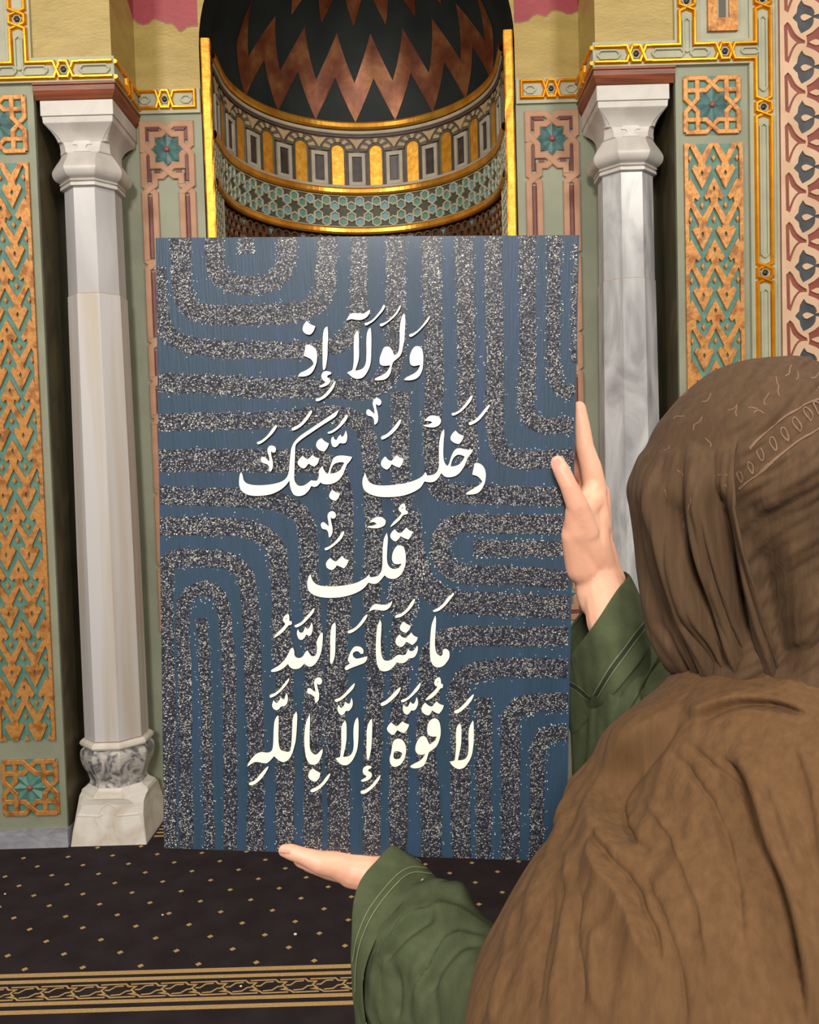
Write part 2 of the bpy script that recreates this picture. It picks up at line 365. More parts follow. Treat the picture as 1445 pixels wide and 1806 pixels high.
    secs = [(x0 - 0.004, x1, 0.016, 3.107), (x0 - 0.004, x1, 0.016, 3.099), (x0, x1, 0.010, 3.097), (x0, x1, 0.010, 3.078), (x0 + 0.016, x1 - 0.004, -0.004, 3.047)]
    V = []
    for a, b, f_, z in secs:
        p, q_ = (XC + s * a, XC + s * b); V += [(p, Y0 - f_, z), (q_, Y0 - f_, z), (q_, Y1 - 0.001, z), (p, Y1 - 0.001, z)]
    fs = [tuple(range(4)), tuple(range(16, 20))]
    for i in range(4): fs += [(i * 4 + j, i * 4 + (j + 1) % 4, i * 4 + 4 + (j + 1) % 4, i * 4 + 4 + j) for j in range(4)]
    bm_.add(V, fs); tag(bm_.build('wooden_beam', 'wood'), 'red brown moulded wooden beam on top of the %s marble column' % nm, 'beam', 'wooden beams over the columns')
# ---- square star panels and gilded lattices on the piers
def star_rosette(parent, F, R, tint='teal_dark', boss='rose_boss', base=-0.008):
    m_ = MB(); V = [None]
    for k in range(16):
        a = math.pi / 8 * k; r = R * (1.0 if k % 2 == 0 else 0.72); h = base + (0.015 if k % 2 == 0 else 0.0)
        V.append(F(r * math.cos(a), r * math.sin(a), h * 1.0 - 0.004 * (k % 2 == 0)))
    V[0] = F(0, 0, base + 0.009)
    # ridge along each ray, valley between: add mid points
    m_.add(V, [(0, 1 + k, 1 + (k + 1) % 16) for k in range(16)]); ro_ = m_.build('star_rosette', tint, parent)
    b = MB(); ball(b, F(0, 0, base + 0.010), 0.0125, sc=(1, 0.7, 1)); b.build('rosette_boss', boss, ro_, smooth=True)
def square_star(cx, cz, half, label, tint):
    root = empty('star_panel', (XC + cx, Y0, cz)); tag(root, label, 'panel', 'square star panels')
    bk = MB(); bk.poly([[(-half, -half), (half, -half), (half, half), (-half, half)]], plane(Y0, cx, cz), 0.0, 0.0006); bk.build('panel_ground', 'teal', root)
    S = plane(Y0, cx, cz, half); F = lambda u, v, h: S(u, v, h)
    m_ = MB(); w = 0.085
    for k in range(4):
        c, s_ = (1, 0, -1, 0)[k], (0, 1, 0, -1)[k]
        for j, L_ in enumerate(([(-.915, .915), (-.22, .915), (.22, .5), (.915, .5)], [(.915, .915), (.22, .915), (-.22, .5), (-.915, .5)])):
            over = (j + k) % 2 == 0
            P = [(x * c - y * s_, x * s_ + y * c) for x, y in L_]
            m_.sweep(P, strap(w, 0.0105 if over else 0.0090, 0.0, 0.25), F)
    m_.build('gilded_strapwork', 'old_gold', root)
    star_rosette(root, lambda u, v, h: F(u, v, h), 0.60, tint, 'rose_boss' if cz < 1 else 'brown_boss', base=0.001)
def lattice(cx, z0, z1, label):
    root = empty('gilded_lattice_panel', (XC + cx, Y0, z0)); tag(root, label, 'panel', 'gilded lattice panels')
    half = 0.117; F = plane(Y0, cx)
    bk = MB(); bk.poly([[(-half, z0), (half, z0), (half, z1), (-half, z1)]], F, 0.0, 0.0006); bk.build('panel_ground', 'teal', root)
    k = 0.000302; m_ = MB(); dia = []
    cols = {'A': (-158, 154), 'B': (-313, 0, 313)}
    def put(P, holes=()):
        P = [(x * k, z1 - y * k) for x, y in P]
        for xx, kp in ((-half + 0.002, 1), (half - 0.002, -1)):
            if len(P) > 2: P = clip(P, xx, kp)
        for zz, kp in ((z0 + 0.002, 1), (z1 - 0.002, -1)):
            if len(P) > 2: P = clipz(P, zz, kp)
        if len(P) < 3: return
        inside = all(abs(x) < half - 0.004 for x, y in P)
        H = [[(x * k, z1 - y * k) for x, y in h] for h in holes] if inside and min(p[1] for p in P) > z0 + 0.01 and max(p[1] for p in P) < z1 - 0.01 else []
        m_.poly([P] + H, F, 0.0, 0.011)
    T = 805; n = int((z1 - z0) / (T * k)) + 2
    D = lambda x, y, a, b: [(x, y - b), (x + a, y), (x, y + b), (x - a, y)]
    for i in range(-1, n):
        for x in cols['A']:
            y = 600 + i * T      # tip of the downward arrow
            put([(x, y), (x + 132, y - 266), (x + 98, y - 318), (x + 56, y - 288), (x + 38, y - 360), (x, y - 420), (x - 38, y - 360), (x - 56, y - 288), (x - 98, y - 318), (x - 132, y - 266)], [D(x, y - 205, 22, 42)])
            dia.append((x, 815 + i * T))
        for x in cols['B']:
            y = 450 + i * T
            put([(x, y), (x + 130, y + 244), (x + 98, y + 298), (x + 56, y + 262), (x + 38, y + 335), (x, y + 350), (x - 38, y + 335), (x - 56, y + 262), (x - 98, y + 298), (x - 130, y + 244)], [D(x, y + 150, 22, 42)])
            for sg in (-1, 1):
                put([(x, y + 300), (x + sg * 38, y + 322), (x + sg * 156, y + 518), (x + sg * 156, y + 640), (x + sg * 116, y + 620), (x, y + 388)])
            dia.append((x, 195 + i * T))
    for sg in (-1, 1):
        a, b = sorted((sg * half, sg * (half - 0.014))); m_.poly([[(a, z0), (b, z0), (b, z1), (a, z1)]], F, 0.0, 0.0114)
    m_.build('gilded_lattice', 'old_gold', root)
    # the loose diamonds between the bars
    dm = bpy.data.meshes.new('diamond_boss')
    a, b, h = 0.0088, 0.0150, 0.0105
    dm.from_pydata([(0, 0, b), (a, 0, 0), (0, 0, -b), (-a, 0, 0), (0, -h, b * .8), (a * .8, -h, 0), (0, -h, -b * .8), (-a * .8, -h, 0)], [], [(4, 5, 6, 7), (0, 1, 5, 4), (1, 2, 6, 5), (2, 3, 7, 6), (3, 0, 4, 7)])
    dm.materials.append(MATS['old_gold'])
    for x, y in dia:
        X_, Z_ = x * k, z1 - y * k
        if abs(X_) < half - 0.004 and z0 + 0.02 < Z_ < z1 - 0.016:
            o = bpy.data.objects.new('diamond_boss', dm); link(o, root); o.location = (X_, 0, Z_ - z0)
for s, nm in ((-1, 'left'), (1, 'right')):
    square_star(s * 1.432, 2.951, 0.116, 'square gold strapwork panel with grey green star near the top of the %s pier' % nm, 'teal_dark')
    square_star(s * 1.432, 0.254, 0.118, 'square gold strapwork panel with teal star at the foot of the %s pier' % nm, 'teal')
    lattice(s * 1.434, 0.452, 2.800, 'tall gilded lattice of arrows and diamonds over teal on the %s pier' % nm)
# ---- tan strapwork with star rosettes on the recessed wall
for s, nm in ((-1, 'left'), (1, 'right')):
    root = empty('strapwork_panel', (XC + s * 0.843, Y1, 0)); tag(root, 'tall tan strapwork panel with maroon inlay and teal star between %s column and niche' % nm, 'panel', 'tan strapwork panels')
    m_ = MB(); inl = []; U = 0.117; w = 0.0135; F = plane(Y1, s * 0.843)
    H = 0.012
    def st(P, over): m_.sweep(P, strap(w, H if over else H - 0.002, 0.0, 0.25), F)
    for zc, fz in ((2.955, 1), (0.956, -1)):
        q = lambda P: [(x * U, zc + fz * y * U) for x, y in P]
        st(q([(-.9, -.1), (-.9, .93), (-.25, .93), (.22, .55), (.55, .55), (.55, .2), (.9, -.2), (.9, -1.3)]), True)
        st(q([(.9, .1), (.9, .93), (.25, .93), (-.22, .55), (-.55, .55), (-.55, .2), (-.9, -.2), (-.9, -1.3)]), False)
        st(q([(.9, .2), (.55, -.2), (.55, -.6), (.22, -.6), (-.22, -.98), (-.5, -.98), (-.5, -1.28)]), False)
        st(q([(-.9, .2), (-.55, -.2), (-.55, -.6), (-.22, -.6), (.22, -.98), (.5, -.98), (.5, -1.28)]), True)
        star_rosette(root, lambda u, v, h: F(u * U, zc + v * U, h), 0.60, 'teal_dark', 'rose_boss', base=0.001)
        for P in ([(-.72, .76), (-.3, .76)], [(.72, .76), (.3, .76)], [(-.72, .76), (-.72, .35)], [(.72, .76), (.72, .35)], [(-.72, -.2), (-.72, -1.15)], [(.72, -.2), (.72, -1.15)], [(-.5, -.8), (-.3, -.8)], [(.5, -.8), (.3, -.8)]):
            inl.append(MB().sweep(q(P), strap(0.0105, 0.007, 0, 0.5), F))
    piv = [2.785, 2.457, 2.115, 1.947, 1.780, 1.450, 1.127]
    for sd in (-1, 1):
        o_, i_ = sd * 0.90 * U, sd * 0.50 * U
        for i in range(len(piv)):
            d = 0.022
            z = piv[i]
            st([(o_, z + d), (o_, z + d * .8), (i_, z - d * .8), (i_, z - d)], sd > 0); st([(i_, z + d), (i_, z + d * .8), (o_, z - d * .8), (o_, z - d)], sd < 0)
            if i + 1 < len(piv):
                st([(o_, z - d), (o_, piv[i + 1] + d)], True); st([(i_, z - d), (i_, piv[i + 1] + d)], True)
                inl.append(MB().sweep([((o_ + i_) / 2, z - 0.03), ((o_ + i_) / 2, piv[i + 1] + 0.03)], strap(0.0105, 0.006, 0, 0.5), F))
    m_.build('strapwork', 'strap_tan', root); [b.build('maroon_inlay', 'maroon', root) for b in inl]
# ---- arabesque border beyond the right (and left) moulding
def zpt(t, mirror): 
    P = catmull(t, step=2); return P
for s, nm in ((-1, 'left'), (1, 'right')):
    root = empty('arabesque_border', (XC + s * 1.9, Y0, 0)); tag(root, 'carved beige border with brick red and navy flowers at the far %s' % nm, 'border', 'arabesque borders')
    k = 0.000288; AX = 700; U0 = 1.706
    F = (lambda s: lambda u, v, h: (XC + s * u, Y0 - h, v))(s)
    R1 = catmull('142,290* 192,240* 240,290 300,400 375,465 436,500* 436,540* 340,542 280,610 240,700 205,800* 150,765*', step=2); R1i = catmull('195,335* 235,440 320,520* 255,590 200,715*', step=2)
    NF = catmull('390,628* 430,690 530,730 572,800 560,842* 640,822 700,815* 700,905* 640,900 560,876* 550,960 490,1030 380,1085* 335,1000 325,935 262,870 320,805 333,720', step=2); NFi = catmull('535,860* 440,822 378,845 385,885 430,912', step=2)
    R2 = catmull('450,432* 540,385 640,300 700,262* 700,760* 640,690 560,630 450,585* 462,520', step=2); R2i = catmull('490,520* 580,480 640,505 650,540 590,565', step=2)
    mirr = lambda P: [(2 * AX - x, y) for x, y in reversed(P)]
    def both(P):            # a hole that runs across the middle line: left half, then its mirror image
        n = len(P); on = [x > 694 for x, y in P]; i0 = next(i for i in range(n) if on[i - 1] and not on[i]); half_ = []
        while not on[i0 % n]: half_.append(P[i0 % n]); i0 += 1
        return half_ + mirr(half_)
    PT = [(85, 212), (140, 212), (200, 222), (262, 275), (310, 360), (365, 432), (400, 440), (440, 408), (520, 364), (600, 305), (650, 258), (AX, 243)]
    topb = PT + mirr(PT)[1:]; tile = topb + [(x, y + 683) for x, y in reversed(topb)]
    base_z = 3.080
    plate = MB()
    gp = MB(); gp.poly([[(U0 - 0.006, 0.0), (2.44, 0.0), (2.44, 5.0), (U0 - 0.006, 5.0)]], F, 0.0, 0.0010); gp.build('border_ground', 'brick_red', root)
    NFb, R2b = both(NF), both(R2)
    for r in range(-10, 15):
        zt = base_z - r * 0.1968
        T = lambda P: [(U0 + (x - 85) * k, zt - (y - 205) * k) for x, y in P]
        plate.n = 8; plate.poly([T(tile), T(R1), T(mirr(R1)), T(NFb), T(R2b)], F, 0.0, 0.009)
        for P in (R1i, mirr(R1i), R2i, mirr(R2i)): MB().poly([T(P)], F, 0.0, 0.0075).build('carved_spur', 'beige_pink', root)
        nv = MB(); nv.poly([T(NFb)], F, 0.001, 0.0029); nv.poly([T(NFi)], F, 0.0029, 0.0085, mi=1); nv.poly([T(mirr(NFi))], F, 0.0029, 0.0085, mi=1); nv.build('flower_inlay', ['navy_inlay', 'beige_pink'], root)
    plate.build('border_plate', 'beige_pink', root);
    eb = MB(); eb.poly([[(1.690, 0), (1.699, 0), (1.699, 5.0), (1.690, 5.0)]], F, 0.0, 0.010); eb.build('border_bead', 'sage_pale', root)
# ---- framed slot high on the right pier
for s, nm in ((-1, 'left'), (1, 'right')):
    root = empty('slot_panel', (XC + s * 1.4765, Y0, 3.236)); tag(root, 'orange gold framed narrow slot panel high on the %s pier' % nm, 'panel', 'gold framed slot panels')
    F = plane(Y0 - 0.004, s * 1.4765)
    m_ = MB(); m_.poly([[(-.0595, 3.236), (.0595, 3.236), (.0595, 4.6), (-.0595, 4.6)], [(-.025, 3.286), (.025, 3.286), (.025, 4.55), (-.025, 4.55)]], F, 0, 0.014); m_.build('slot_frame', 'old_gold', root)
    m_ = MB(); m_.poly([[(-.025, 3.286), (.025, 3.286), (.025, 4.55), (-.025, 4.55)]], F, 0.0, 0.005); m_.build('slot_border', 'niche_grey', root)
    m_ = MB(); m_.poly([[(-.014, 3.292), (.014, 3.292), (.014, 4.54), (-.014, 4.54)]], F, 0.005, 0.007); m_.build('slot_bar', 'slot_metal', root)
# ================================================================ the prayer niche
RN_ = 0.642; ST = 0.16; niche = empty('prayer_niche', (XC, Y1 + 0.4, 0)); tag(niche, 'deep curved prayer niche with gold bands, arcade frieze and copper zigzags on dark hood', 'niche')
LEN = 2 * ST + math.pi * RN_
def cyl(R):
    def F(s_, v, h):
        r = R - h
        if s_ < ST: return (XC - r, Y1 + s_, v)
        if s_ > ST + math.pi * RN_: return (XC + r, Y1 + ST - (s_ - ST - math.pi * RN_), v)
        a = (s_ - ST) / RN_; return (XC - r * math.cos(a), Y1 + ST + r * math.sin(a), v)
    return F
NF_ = cyl(RN_)
def deg(a): return ST + RN_ * math.radians(a)          # a measured from the left jamb round to the right
ALL = [0, ST * .5] + [ST + RN_ * math.pi * i / 60 for i in range(61)] + [LEN - ST * .5, LEN]
def band(name, z0, z1, h, m, prof=None):
    mb = MB(); prof = prof or [(z0, -0.004), (z0, h * .7), (z0 + (z1 - z0) * .25, h), (z1 - (z1 - z0) * .25, h), (z1, h * .7), (z1, -0.004)]
    V = [NF_(s_, z, hh) for s_ in ALL for z, hh in prof]; k = len(prof)
    mb.add(V, [(i * k + a, i * k + a + 1, (i + 1) * k + a + 1, (i + 1) * k + a) for i in range(len(ALL) - 1) for a in range(k - 1)])
    return mb.build(name, m, niche, smooth=False)
band('niche_wall', 0.0, 3.385, 0.0, 'mosaic_ground', [(0.0, -0.02), (2.80, -0.02), (2.80, -0.012), (3.385, -0.012)])
band('gold_band', 3.339, 3.378, 0.022, 'band_gold'); band('gold_band', 3.0005, 3.036, 0.018, 'band_gold'); band('gold_band', 2.793, 2.829, 0.018, 'band_gold')
band('grey_moulding', 3.317, 3.335, 0.012, 'niche_grey'); band('brown_moulding', 3.303, 3.317, 0.004, 'niche_brown'); band('frieze_sill', 3.0365, 3.052, 0.006, 'niche_grey')  # grey moulding, narrow dark brown moulding below it, grey sill
# spandrel ground of the arcade
band('arcade_ground', 3.052, 3.304, -0.006, 'niche_brown')
PH = -4.7
def poly_on(mb, P, F, h0, h1, mi=0): mb.poly([P], F, h0, h1, mi)
nb = range(-6, 6)
lo_, hi_ = -14, 194
for i in range(-1, 12):
    c = 90 + PH + 9 + 18 * (i - 5)
    s0 = deg(c)
    if not (0.03 < s0 < LEN - 0.03): continue
    w = 0.0385; zb, zt = 3.054, 3.231       # arched gold window
    n = 9
    arcp = [(s0 + w * math.cos(math.pi * j / n), zt + w * 0.95 * math.sin(math.pi * j / n)) for j in range(n + 1)]
    F = NF_
    a = MB(); a.poly([[(s0 - w, zb), (s0 + w, zb)] + arcp], F, -0.010, -0.0045); ga_ = a.build('gold_arch_panel', 'leaf_gold', niche)
    a = MB(); a.sweep([(s0 - w, zb)] + [(x, z) for x, z in reversed(arcp)] + [(s0 + w, zb)], [(-0.0055, -0.006), (-0.0055, 0.001), (-0.003, 0.003), (0.002, 0.003), (0.002, -0.006)], F); a.build('arch_frame', 'voussoir_dark', ga_)
    vl = MB(); vd = MB()
    for j in range(11):
        a0, a1 = math.radians(-2 + j * 16.7), math.radians(-2 + (j + 1) * 16.7)
        P = [(s0 + rx * math.cos(t), zt + ry * math.sin(t)) for rx, ry, t in ((.046, .045, a0), (.084, .066, a0), (.084, .066, a1), (.046, .045, a1))]
        (vl if j % 2 else vd).poly([P], F, -0.006, 0.0015)
    vl.build('light_voussoirs', 'voussoir_light', niche); vd.build('dark_voussoirs', 'voussoir_dark', niche)
for i in range(-1, 13):
    c = 90 + PH + 18 * (i - 5); s0 = deg(c)
    if not (0.03 < s0 < LEN - 0.03): continue
    F = NF_; w0, w1 = 0.044, 0.026
    f_ = MB(); f_.poly([[(s0 - w0, 3.052), (s0 + w0, 3.052), (s0 + w0, 3.2205), (s0 - w0, 3.2205)], [(s0 - w1, 3.070), (s0 + w1, 3.070), (s0 + w1, 3.2015), (s0 - w1, 3.2015)]], F, -0.006, 0.0045); sf_ = f_.build('slot_frame', 'niche_grey', niche)
    f_ = MB(); f_.poly([[(s0 - w1, 3.070), (s0 + w1, 3.070), (s0 + w1, 3.2015), (s0 - w1, 3.2015)]], F, -0.010, -0.0045); f_.poly([[(s0 - w1 * .5, 3.076), (s0 + w1 * .5, 3.076), (s0 + w1 * .5, 3.192), (s0 - w1 * .5, 3.192)]], F, -0.0045, -0.001); f_.build('dark_slot', 'slot_dark', sf_)
    t_ = MB(); P = [(s0, 3.242), (s0 + 0.012, 3.262), (s0 + 0.036, 3.290), (s0 + 0.042, 3.296), (s0, 3.291), (s0 - 0.042, 3.296), (s0 - 0.036, 3.290), (s0 - 0.012, 3.262)]
    t_.poly([P], F, -0.006, 0.002); t_.build('spandrel_tile', 'voussoir_light', niche)
# hexagon and star frieze
band('hexagon_ground', 2.829, 3.0005, -0.006, 'hex_ground')
def hex_on(s0, z0, r, lat, tile, th=0.0038, f=NF_):
    P = [(s0 + r * math.sin(j * math.pi / 3), z0 + r * math.cos(j * math.pi / 3)) for j in range(6)]
    lat.sweep(P, strap(th, 0.004, -0.006, .3), f, closed=True)
    q = [(s0 + r * .8 * math.sin(j * math.pi / 3), z0 + r * .8 * math.cos(j * math.pi / 3)) for j in range(6)]
    if tile is not None: tile.poly([q], f, -0.006, -0.003)
lat = MB(); zc = 2.915; step = 8 * math.pi / 180 * RN_; i = 0; s_ = deg(90 + 4 - 104)
k_ = 0
while s_ < LEN + 0.02:
    for ds, dz in ((0, 0.054), (0, -0.054), (step / 2, 0.027), (step / 2, -0.027)):
        if 0.02 < s_ + ds < LEN - 0.02:
            t_ = MB(); hex_on(s_ + ds, zc + dz, 0.0245, lat, t_, 0.0046); t_.build('hexagon_tile', 'teal' if (k_ // 2) % 3 else 'sky_tile', niche); k_ += 1
    for sg in (-1, 1):
        if 0.02 < s_ < LEN - 0.06: lat.sweep([(s_, zc + sg * 0.0345), (s_ + step * .27, zc + sg * .027)], strap(0.003, 0.0035, -0.006, .3), NF_)
        if 0.02 < s_ < LEN - 0.06: lat.sweep([(s_ + step / 2 - .02, zc - sg * 0.013), (s_ + step / 2 + .02, zc + sg * .013)], strap(0.003, 0.0035, -0.006, .3), NF_)
    s_ += step
for z in (2.8345, 2.995): lat.sweep([(q, z) for q in ALL], strap(0.0025, 0.003, -0.006, .3), NF_)
lat.build('hexagon_lattice', 'hex_strap', niche)
# gilded mosaic below (only its top shows) and hexagon lattice down both jambs
mos = MB(); F2 = cyl(RN_ + 0.012); mt = MB()
z = 2.765; r_i = 0
while z > 0.04:
    s_ = ST + 0.03 + (r_i % 2) * 0.024
    while s_ < LEN - ST - 0.02:
        hex_on(s_, z, 0.021, mos, None, 0.004, F2)
        if r_i % 2 == 0 and int(s_ / 0.048) % 4 == 0: mt.poly([[(s_ - .014, z + .012), (s_ + .014, z + .012), (s_, z - .016)]], F2, -0.006, 0.001)
        s_ += 0.048
    z -= 0.038; r_i += 1
mos.build('gilded_mosaic', 'mosaic_strap', niche, kind='stuff'); mt.build('blue_mosaic_pieces', 'sky_tile', niche, kind='stuff')
for s in (-1, 1):
    jb = MB(); jt = MB(); zz = 2.98
    Fj = (lambda s: lambda u, v, h: (XC + s * (RN_ - h), Y1 + u, v))(s)
    g_ = MB(); g_.poly([[(0.0, 0.0), (ST - 0.004, 0.0), (ST - 0.004, 2.83), (0.0, 2.83)]], Fj, -0.012, -0.005); g_.build('jamb_ground', 'hex_ground', niche)
    r_i = 0
    while zz > 0.1:
        for q in range(4):
            u = 0.02 + q * 0.042 + (r_i % 2) * 0.021
            if u < ST - 0.02: hex_on(u, zz, 0.0205, jb, jt, 0.0035, Fj)
        zz -= 0.037; r_i += 1
    jb.sweep([(ST, 0), (ST, 2.79)], strap(0.005, 0.006, -0.02), Fj)
    jb.build('jamb_lattice', 'hex_strap', niche, kind='stuff'); jt.build('jamb_tiles', 'teal_dark', niche, kind='stuff')
# gilded upright strips at the niche edges
for s, nm in ((-1, 'left'), (1, 'right')):
    m_ = MB(); F = plane(Y1)
    a, b = sorted((s * 0.640, s * 0.680)); n = 60
    V = []; 
    for i in range(n + 1):
        z = 3.424 * i / n; j = random.uniform(-0.0012, 0.0012)
        for x, h in ((a, -0.02), (a, 0.010), (a + 0.006, 0.014 + j), (b - 0.006, 0.014 - j), (b, 0.010), (b, -0.02)): V.append(F(x + (j if 0.001 < h < .0125 else 0), z, h))
    m_.add(V, [(i * 6 + q, i * 6 + q + 1, i * 6 + 7 + q, i * 6 + 6 + q) for i in range(n) for q in range(5)] + [tuple(range(6)), tuple(n * 6 + q for q in range(6))])
    tag(m_.build('gilded_strip', 'leaf_gold'), 'upright gilded strip framing the %s edge of the prayer niche' % nm, 'trim', 'gilded strips at the niche edges')
# hood: short barrel then quarter sphere
RD = 0.684
def dome(phi, th, h):       # degrees round from the left, degrees up
    r = RD - h; p, t = math.radians(phi), math.radians(th)
    if phi < 0: return (XC - r * math.cos(t), Y1 + ST + ST * phi / 15, ZS + r * math.sin(t))
    if phi > 180: return (XC + r * math.cos(t), Y1 + ST - ST * (phi - 180) / 15, ZS + r * math.sin(t))
    return (XC - r * math.cos(t) * math.cos(p), Y1 + ST + r * math.cos(t) * math.sin(p), ZS + r * math.sin(t))
hd = MB(); nt_, np_ = 24, 64
phs = [-15, -7] + [180 * i / np_ for i in range(np_ + 1)] + [187, 195]
V = [dome(p, 90 * t / nt_, -0.004) for t in range(nt_ + 1) for p in phs]; K_ = len(phs)
hd.add(V, [(t * K_ + i, t * K_ + i + 1, (t + 1) * K_ + i + 1, (t + 1) * K_ + i) for t in range(nt_) for i in range(K_ - 1)])
# ledge closing the gap between wall cylinder and hood
L0 = [NF_(q, 3.384, -0.014) for q in ALL]; L1 = [dome(-15 if q == 0 else (-7 if q < ST * .9 else (195 if q >= LEN else (187 if q > LEN - ST * .9 else math.degrees((q - ST) / RN_)))), 0, -0.004) for q in ALL]
hd.add(L0 + L1, [(i, i + 1, len(ALL) + i + 1, len(ALL) + i) for i in range(len(ALL) - 1)])
hd.build('niche_hood', 'dome_dark', niche, smooth=True)
def zig(t0, t1, t2, t3, ph, row):
    for i in range(-5, 6):
        a = 90 + PH + ph + 18 * i
        if a < -2 or a > 182: continue
        # one W-stroke: down tip, up to the next peak
        for sg in (-1, 1):
            P = []
            n = 6
            lowE = [(a + sg * 9 * j / n, t0 + (t1 - t0) * j / n) for j in range(n + 1)]; upE = [(a + sg * 9 * j / n, t2 + (t3 - t2) * j / n) for j in range(n + 1)]
            for j in range(n): 
                q = [lowE[j], lowE[j + 1], upE[j + 1], upE[j]]
                P.append(q)
            if any(p[0] < -14 or p[0] > 194 for q in P for p in q): continue
            yield P
for row, (t0, t1, t2, t3, ph) in enumerate(((0.8, 19, 17.2, 36.5, 0), (39, 57, 54, 72, 0))):
    for i in range(-5, 6):
        a = 90 + PH + ph + 18 * i
        if a < 20 or a > 160: continue
        m_ = MB(); n = 6; V = []
        for sg, rng in ((-1, range(n, 0, -1)), (1, range(0, n + 1))):
            for j in rng: V += [dome(a + sg * 9 * j / n, t0 + (t1 - t0) * j / n, 0.0), dome(a + sg * 9 * j / n, (t0 + (t1 - t0) * j / n + t2 + (t3 - t2) * j / n) / 2, 0.0012), dome(a + sg * 9 * j / n, t2 + (t3 - t2) * j / n, 0.0)]
        c_ = len(V) // 3
        m_.add(V, [(q * 3 + r, q * 3 + r + 1, q * 3 + 4 + r, q * 3 + 3 + r) for q in range(c_ - 1) for r in range(2)])
        m_.build('copper_zigzag', 'copper', niche, smooth=True)
# ================================================================ marble columns
def ring8(cx, cy, z, h, c):
    c = min(c, h * 0.999); return [(cx + a, cy + b, z) for a, b in ((-h + c, -h), (h - c, -h), (h, -h + c), (h, h - c), (h - c, h), (-h + c, h), (-h, h - c), (-h, -h + c))]
def loft8(name, cx, cy, prof, m, parent, label=None, ctr=None):
    mb = MB(); V = []
    for z, h, c in prof: V += ring8(cx, cy, z, h, c * h)
    n = len(prof)
    mb.add(V, [(i * 8 + j, i * 8 + (j + 1) % 8, i * 8 + 8 + (j + 1) % 8, i * 8 + 8 + j) for i in range(n - 1) for j in range(8)] + [tuple(range(8)), tuple((n - 1) * 8 + j for j in range(8))])
    return mb.build(name, m, parent, label=label)
O = 0.586
for s, nm in ((-1, 'left'), (1, 'right')):
    cx, cy = XC + s * 1.119, Y0 + 0.151
    root = empty('marble_column', (cx, cy, 0)); tag(root, 'octagonal white marble column with flared capital standing %s of the niche' % nm, 'column', 'marble columns')
    loft8('abacus', cx, cy, [(2.984, .1445, .01), (2.986, .1465, .01), (3.043, .1465, .01), (3.045, .145, .01)], 'marble_cap', root)
    cap = [(2.735, .108, O), (2.738, .120, O), (2.7425, .1215, O), (2.747, .116, O), (2.752, .128, .58), (2.760, .137, .57), (2.773, .143, .56), (2.787, .1435, .55), (2.80, .139, .55), (2.818, .129, .54), (2.838, .115, .50), (2.848, .108, .46), (2.853, .1045, .42), (2.856, .1035, .34), (2.875, .1015, .30), (2.895, .1025, .26), (2.896, .1025, .20), (2.912, .107, .16), (2.93, .1165, .10), (2.945, .128, .05), (2.957, .1385, .02), (2.960, .1405, .012), (2.9825, .1425, .012), (2.984, .139, .01)]
    def smooth_prof(P, a, b, n):
        i0 = next(i for i, q in enumerate(P) if q[0] >= a); i1 = max(i for i, q in enumerate(P) if q[0] <= b); K = P[i0:i1 + 1]; out = []
        for i in range(len(K) - 1):
            p0, p1, p2, p3 = K[max(i - 1, 0)], K[i], K[i + 1], K[min(i + 2, len(K) - 1)]
            for k in range(n): t = k / n; out.append(tuple(.5 * ((2 * p1[j]) + (p2[j] - p0[j]) * t + (2 * p0[j] - 5 * p1[j] + 4 * p2[j] - p3[j]) * t * t + (3 * p1[j] - p0[j] - 3 * p2[j] + p3[j]) * t ** 3) for j in range(3)))
        return P[:i0] + out + P[i1:]
    cap = smooth_prof(smooth_prof(cap, 2.896, 2.9575, 4), 2.747, 2.8535, 4)
    loft8('capital', cx, cy, cap, 'marble_cap', root)
    # shallow trefoil leaf on the capital's front, and corner tongues
    lf = MB(); Fl = lambda u, v, h: (cx + u, cy - h, v)
    leaf = catmull('0,0* 7,12 13,22 20,28 22,34 14,34 9,38 11,44 20,50* -20,50* -11,44 -9,38 -14,34 -22,34 -20,28 -13,22 -7,12', sc=580)
    def capR(z):
        for (z0, h0, c0), (z1, h1, c1) in zip(cap, cap[1:]):
            if z0 <= z <= z1: return h0 + (h1 - h0) * (z - z0) / max(1e-6, z1 - z0)
        return cap[0][1]
    V = [(cx + x, cy - max(capR(2.944 - y), .1035) - 0.0020, 2.944 - y) for x, y in leaf]; n_ = len(V)
    tri = tessellate_polygon([[Vector((x, y, 0)) for x, y in leaf]])
    lf.add(V + [(x, y + 0.004, z) for x, y, z in V], [tuple(t) for t in tri] + [(i, (i + 1) % n_, n_ + (i + 1) % n_, n_ + i) for i in range(n_)]); lf.build('carved_leaf', 'marble_cap', root)
    for dx in (-1, 1):
        for dy in (-1, 1):
            if dy > 0: continue
            t_ = MB(); V = []
            for z in (2.897, 2.905, 2.92, 2.935, 2.95, 2.956):
                h = capR(z); w = 0.0165 * (2.9565 - z) / 0.06 + 0.0006
                for a_ in range(5):
                    tt = a_ / 4 * math.pi / 2; V.append((cx + dx * (h - w + w * math.sin(tt) * 1.03), cy + dy * (h - w + w * math.cos(tt) * 1.03), z))
            t_.add(V, [(i * 5 + j, i * 5 + j + 1, i * 5 + 6 + j, i * 5 + 5 + j) for i in range(5) for j in range(4)]); t_.build('corner_tongue', 'marble_cap', root)
    loft8('neck_ring', cx, cy, [(2.716, .1075, O), (2.719, .1185, O), (2.731, .1185, O), (2.7355, .112, O)], 'marble_cap', root)
    zj = 2.285
    loft8('upper_shaft', cx, cy, [(zj + .0015, .1065, O), (2.716, .1045, O)], 'marble_grey' if s > 0 else 'marble', root)
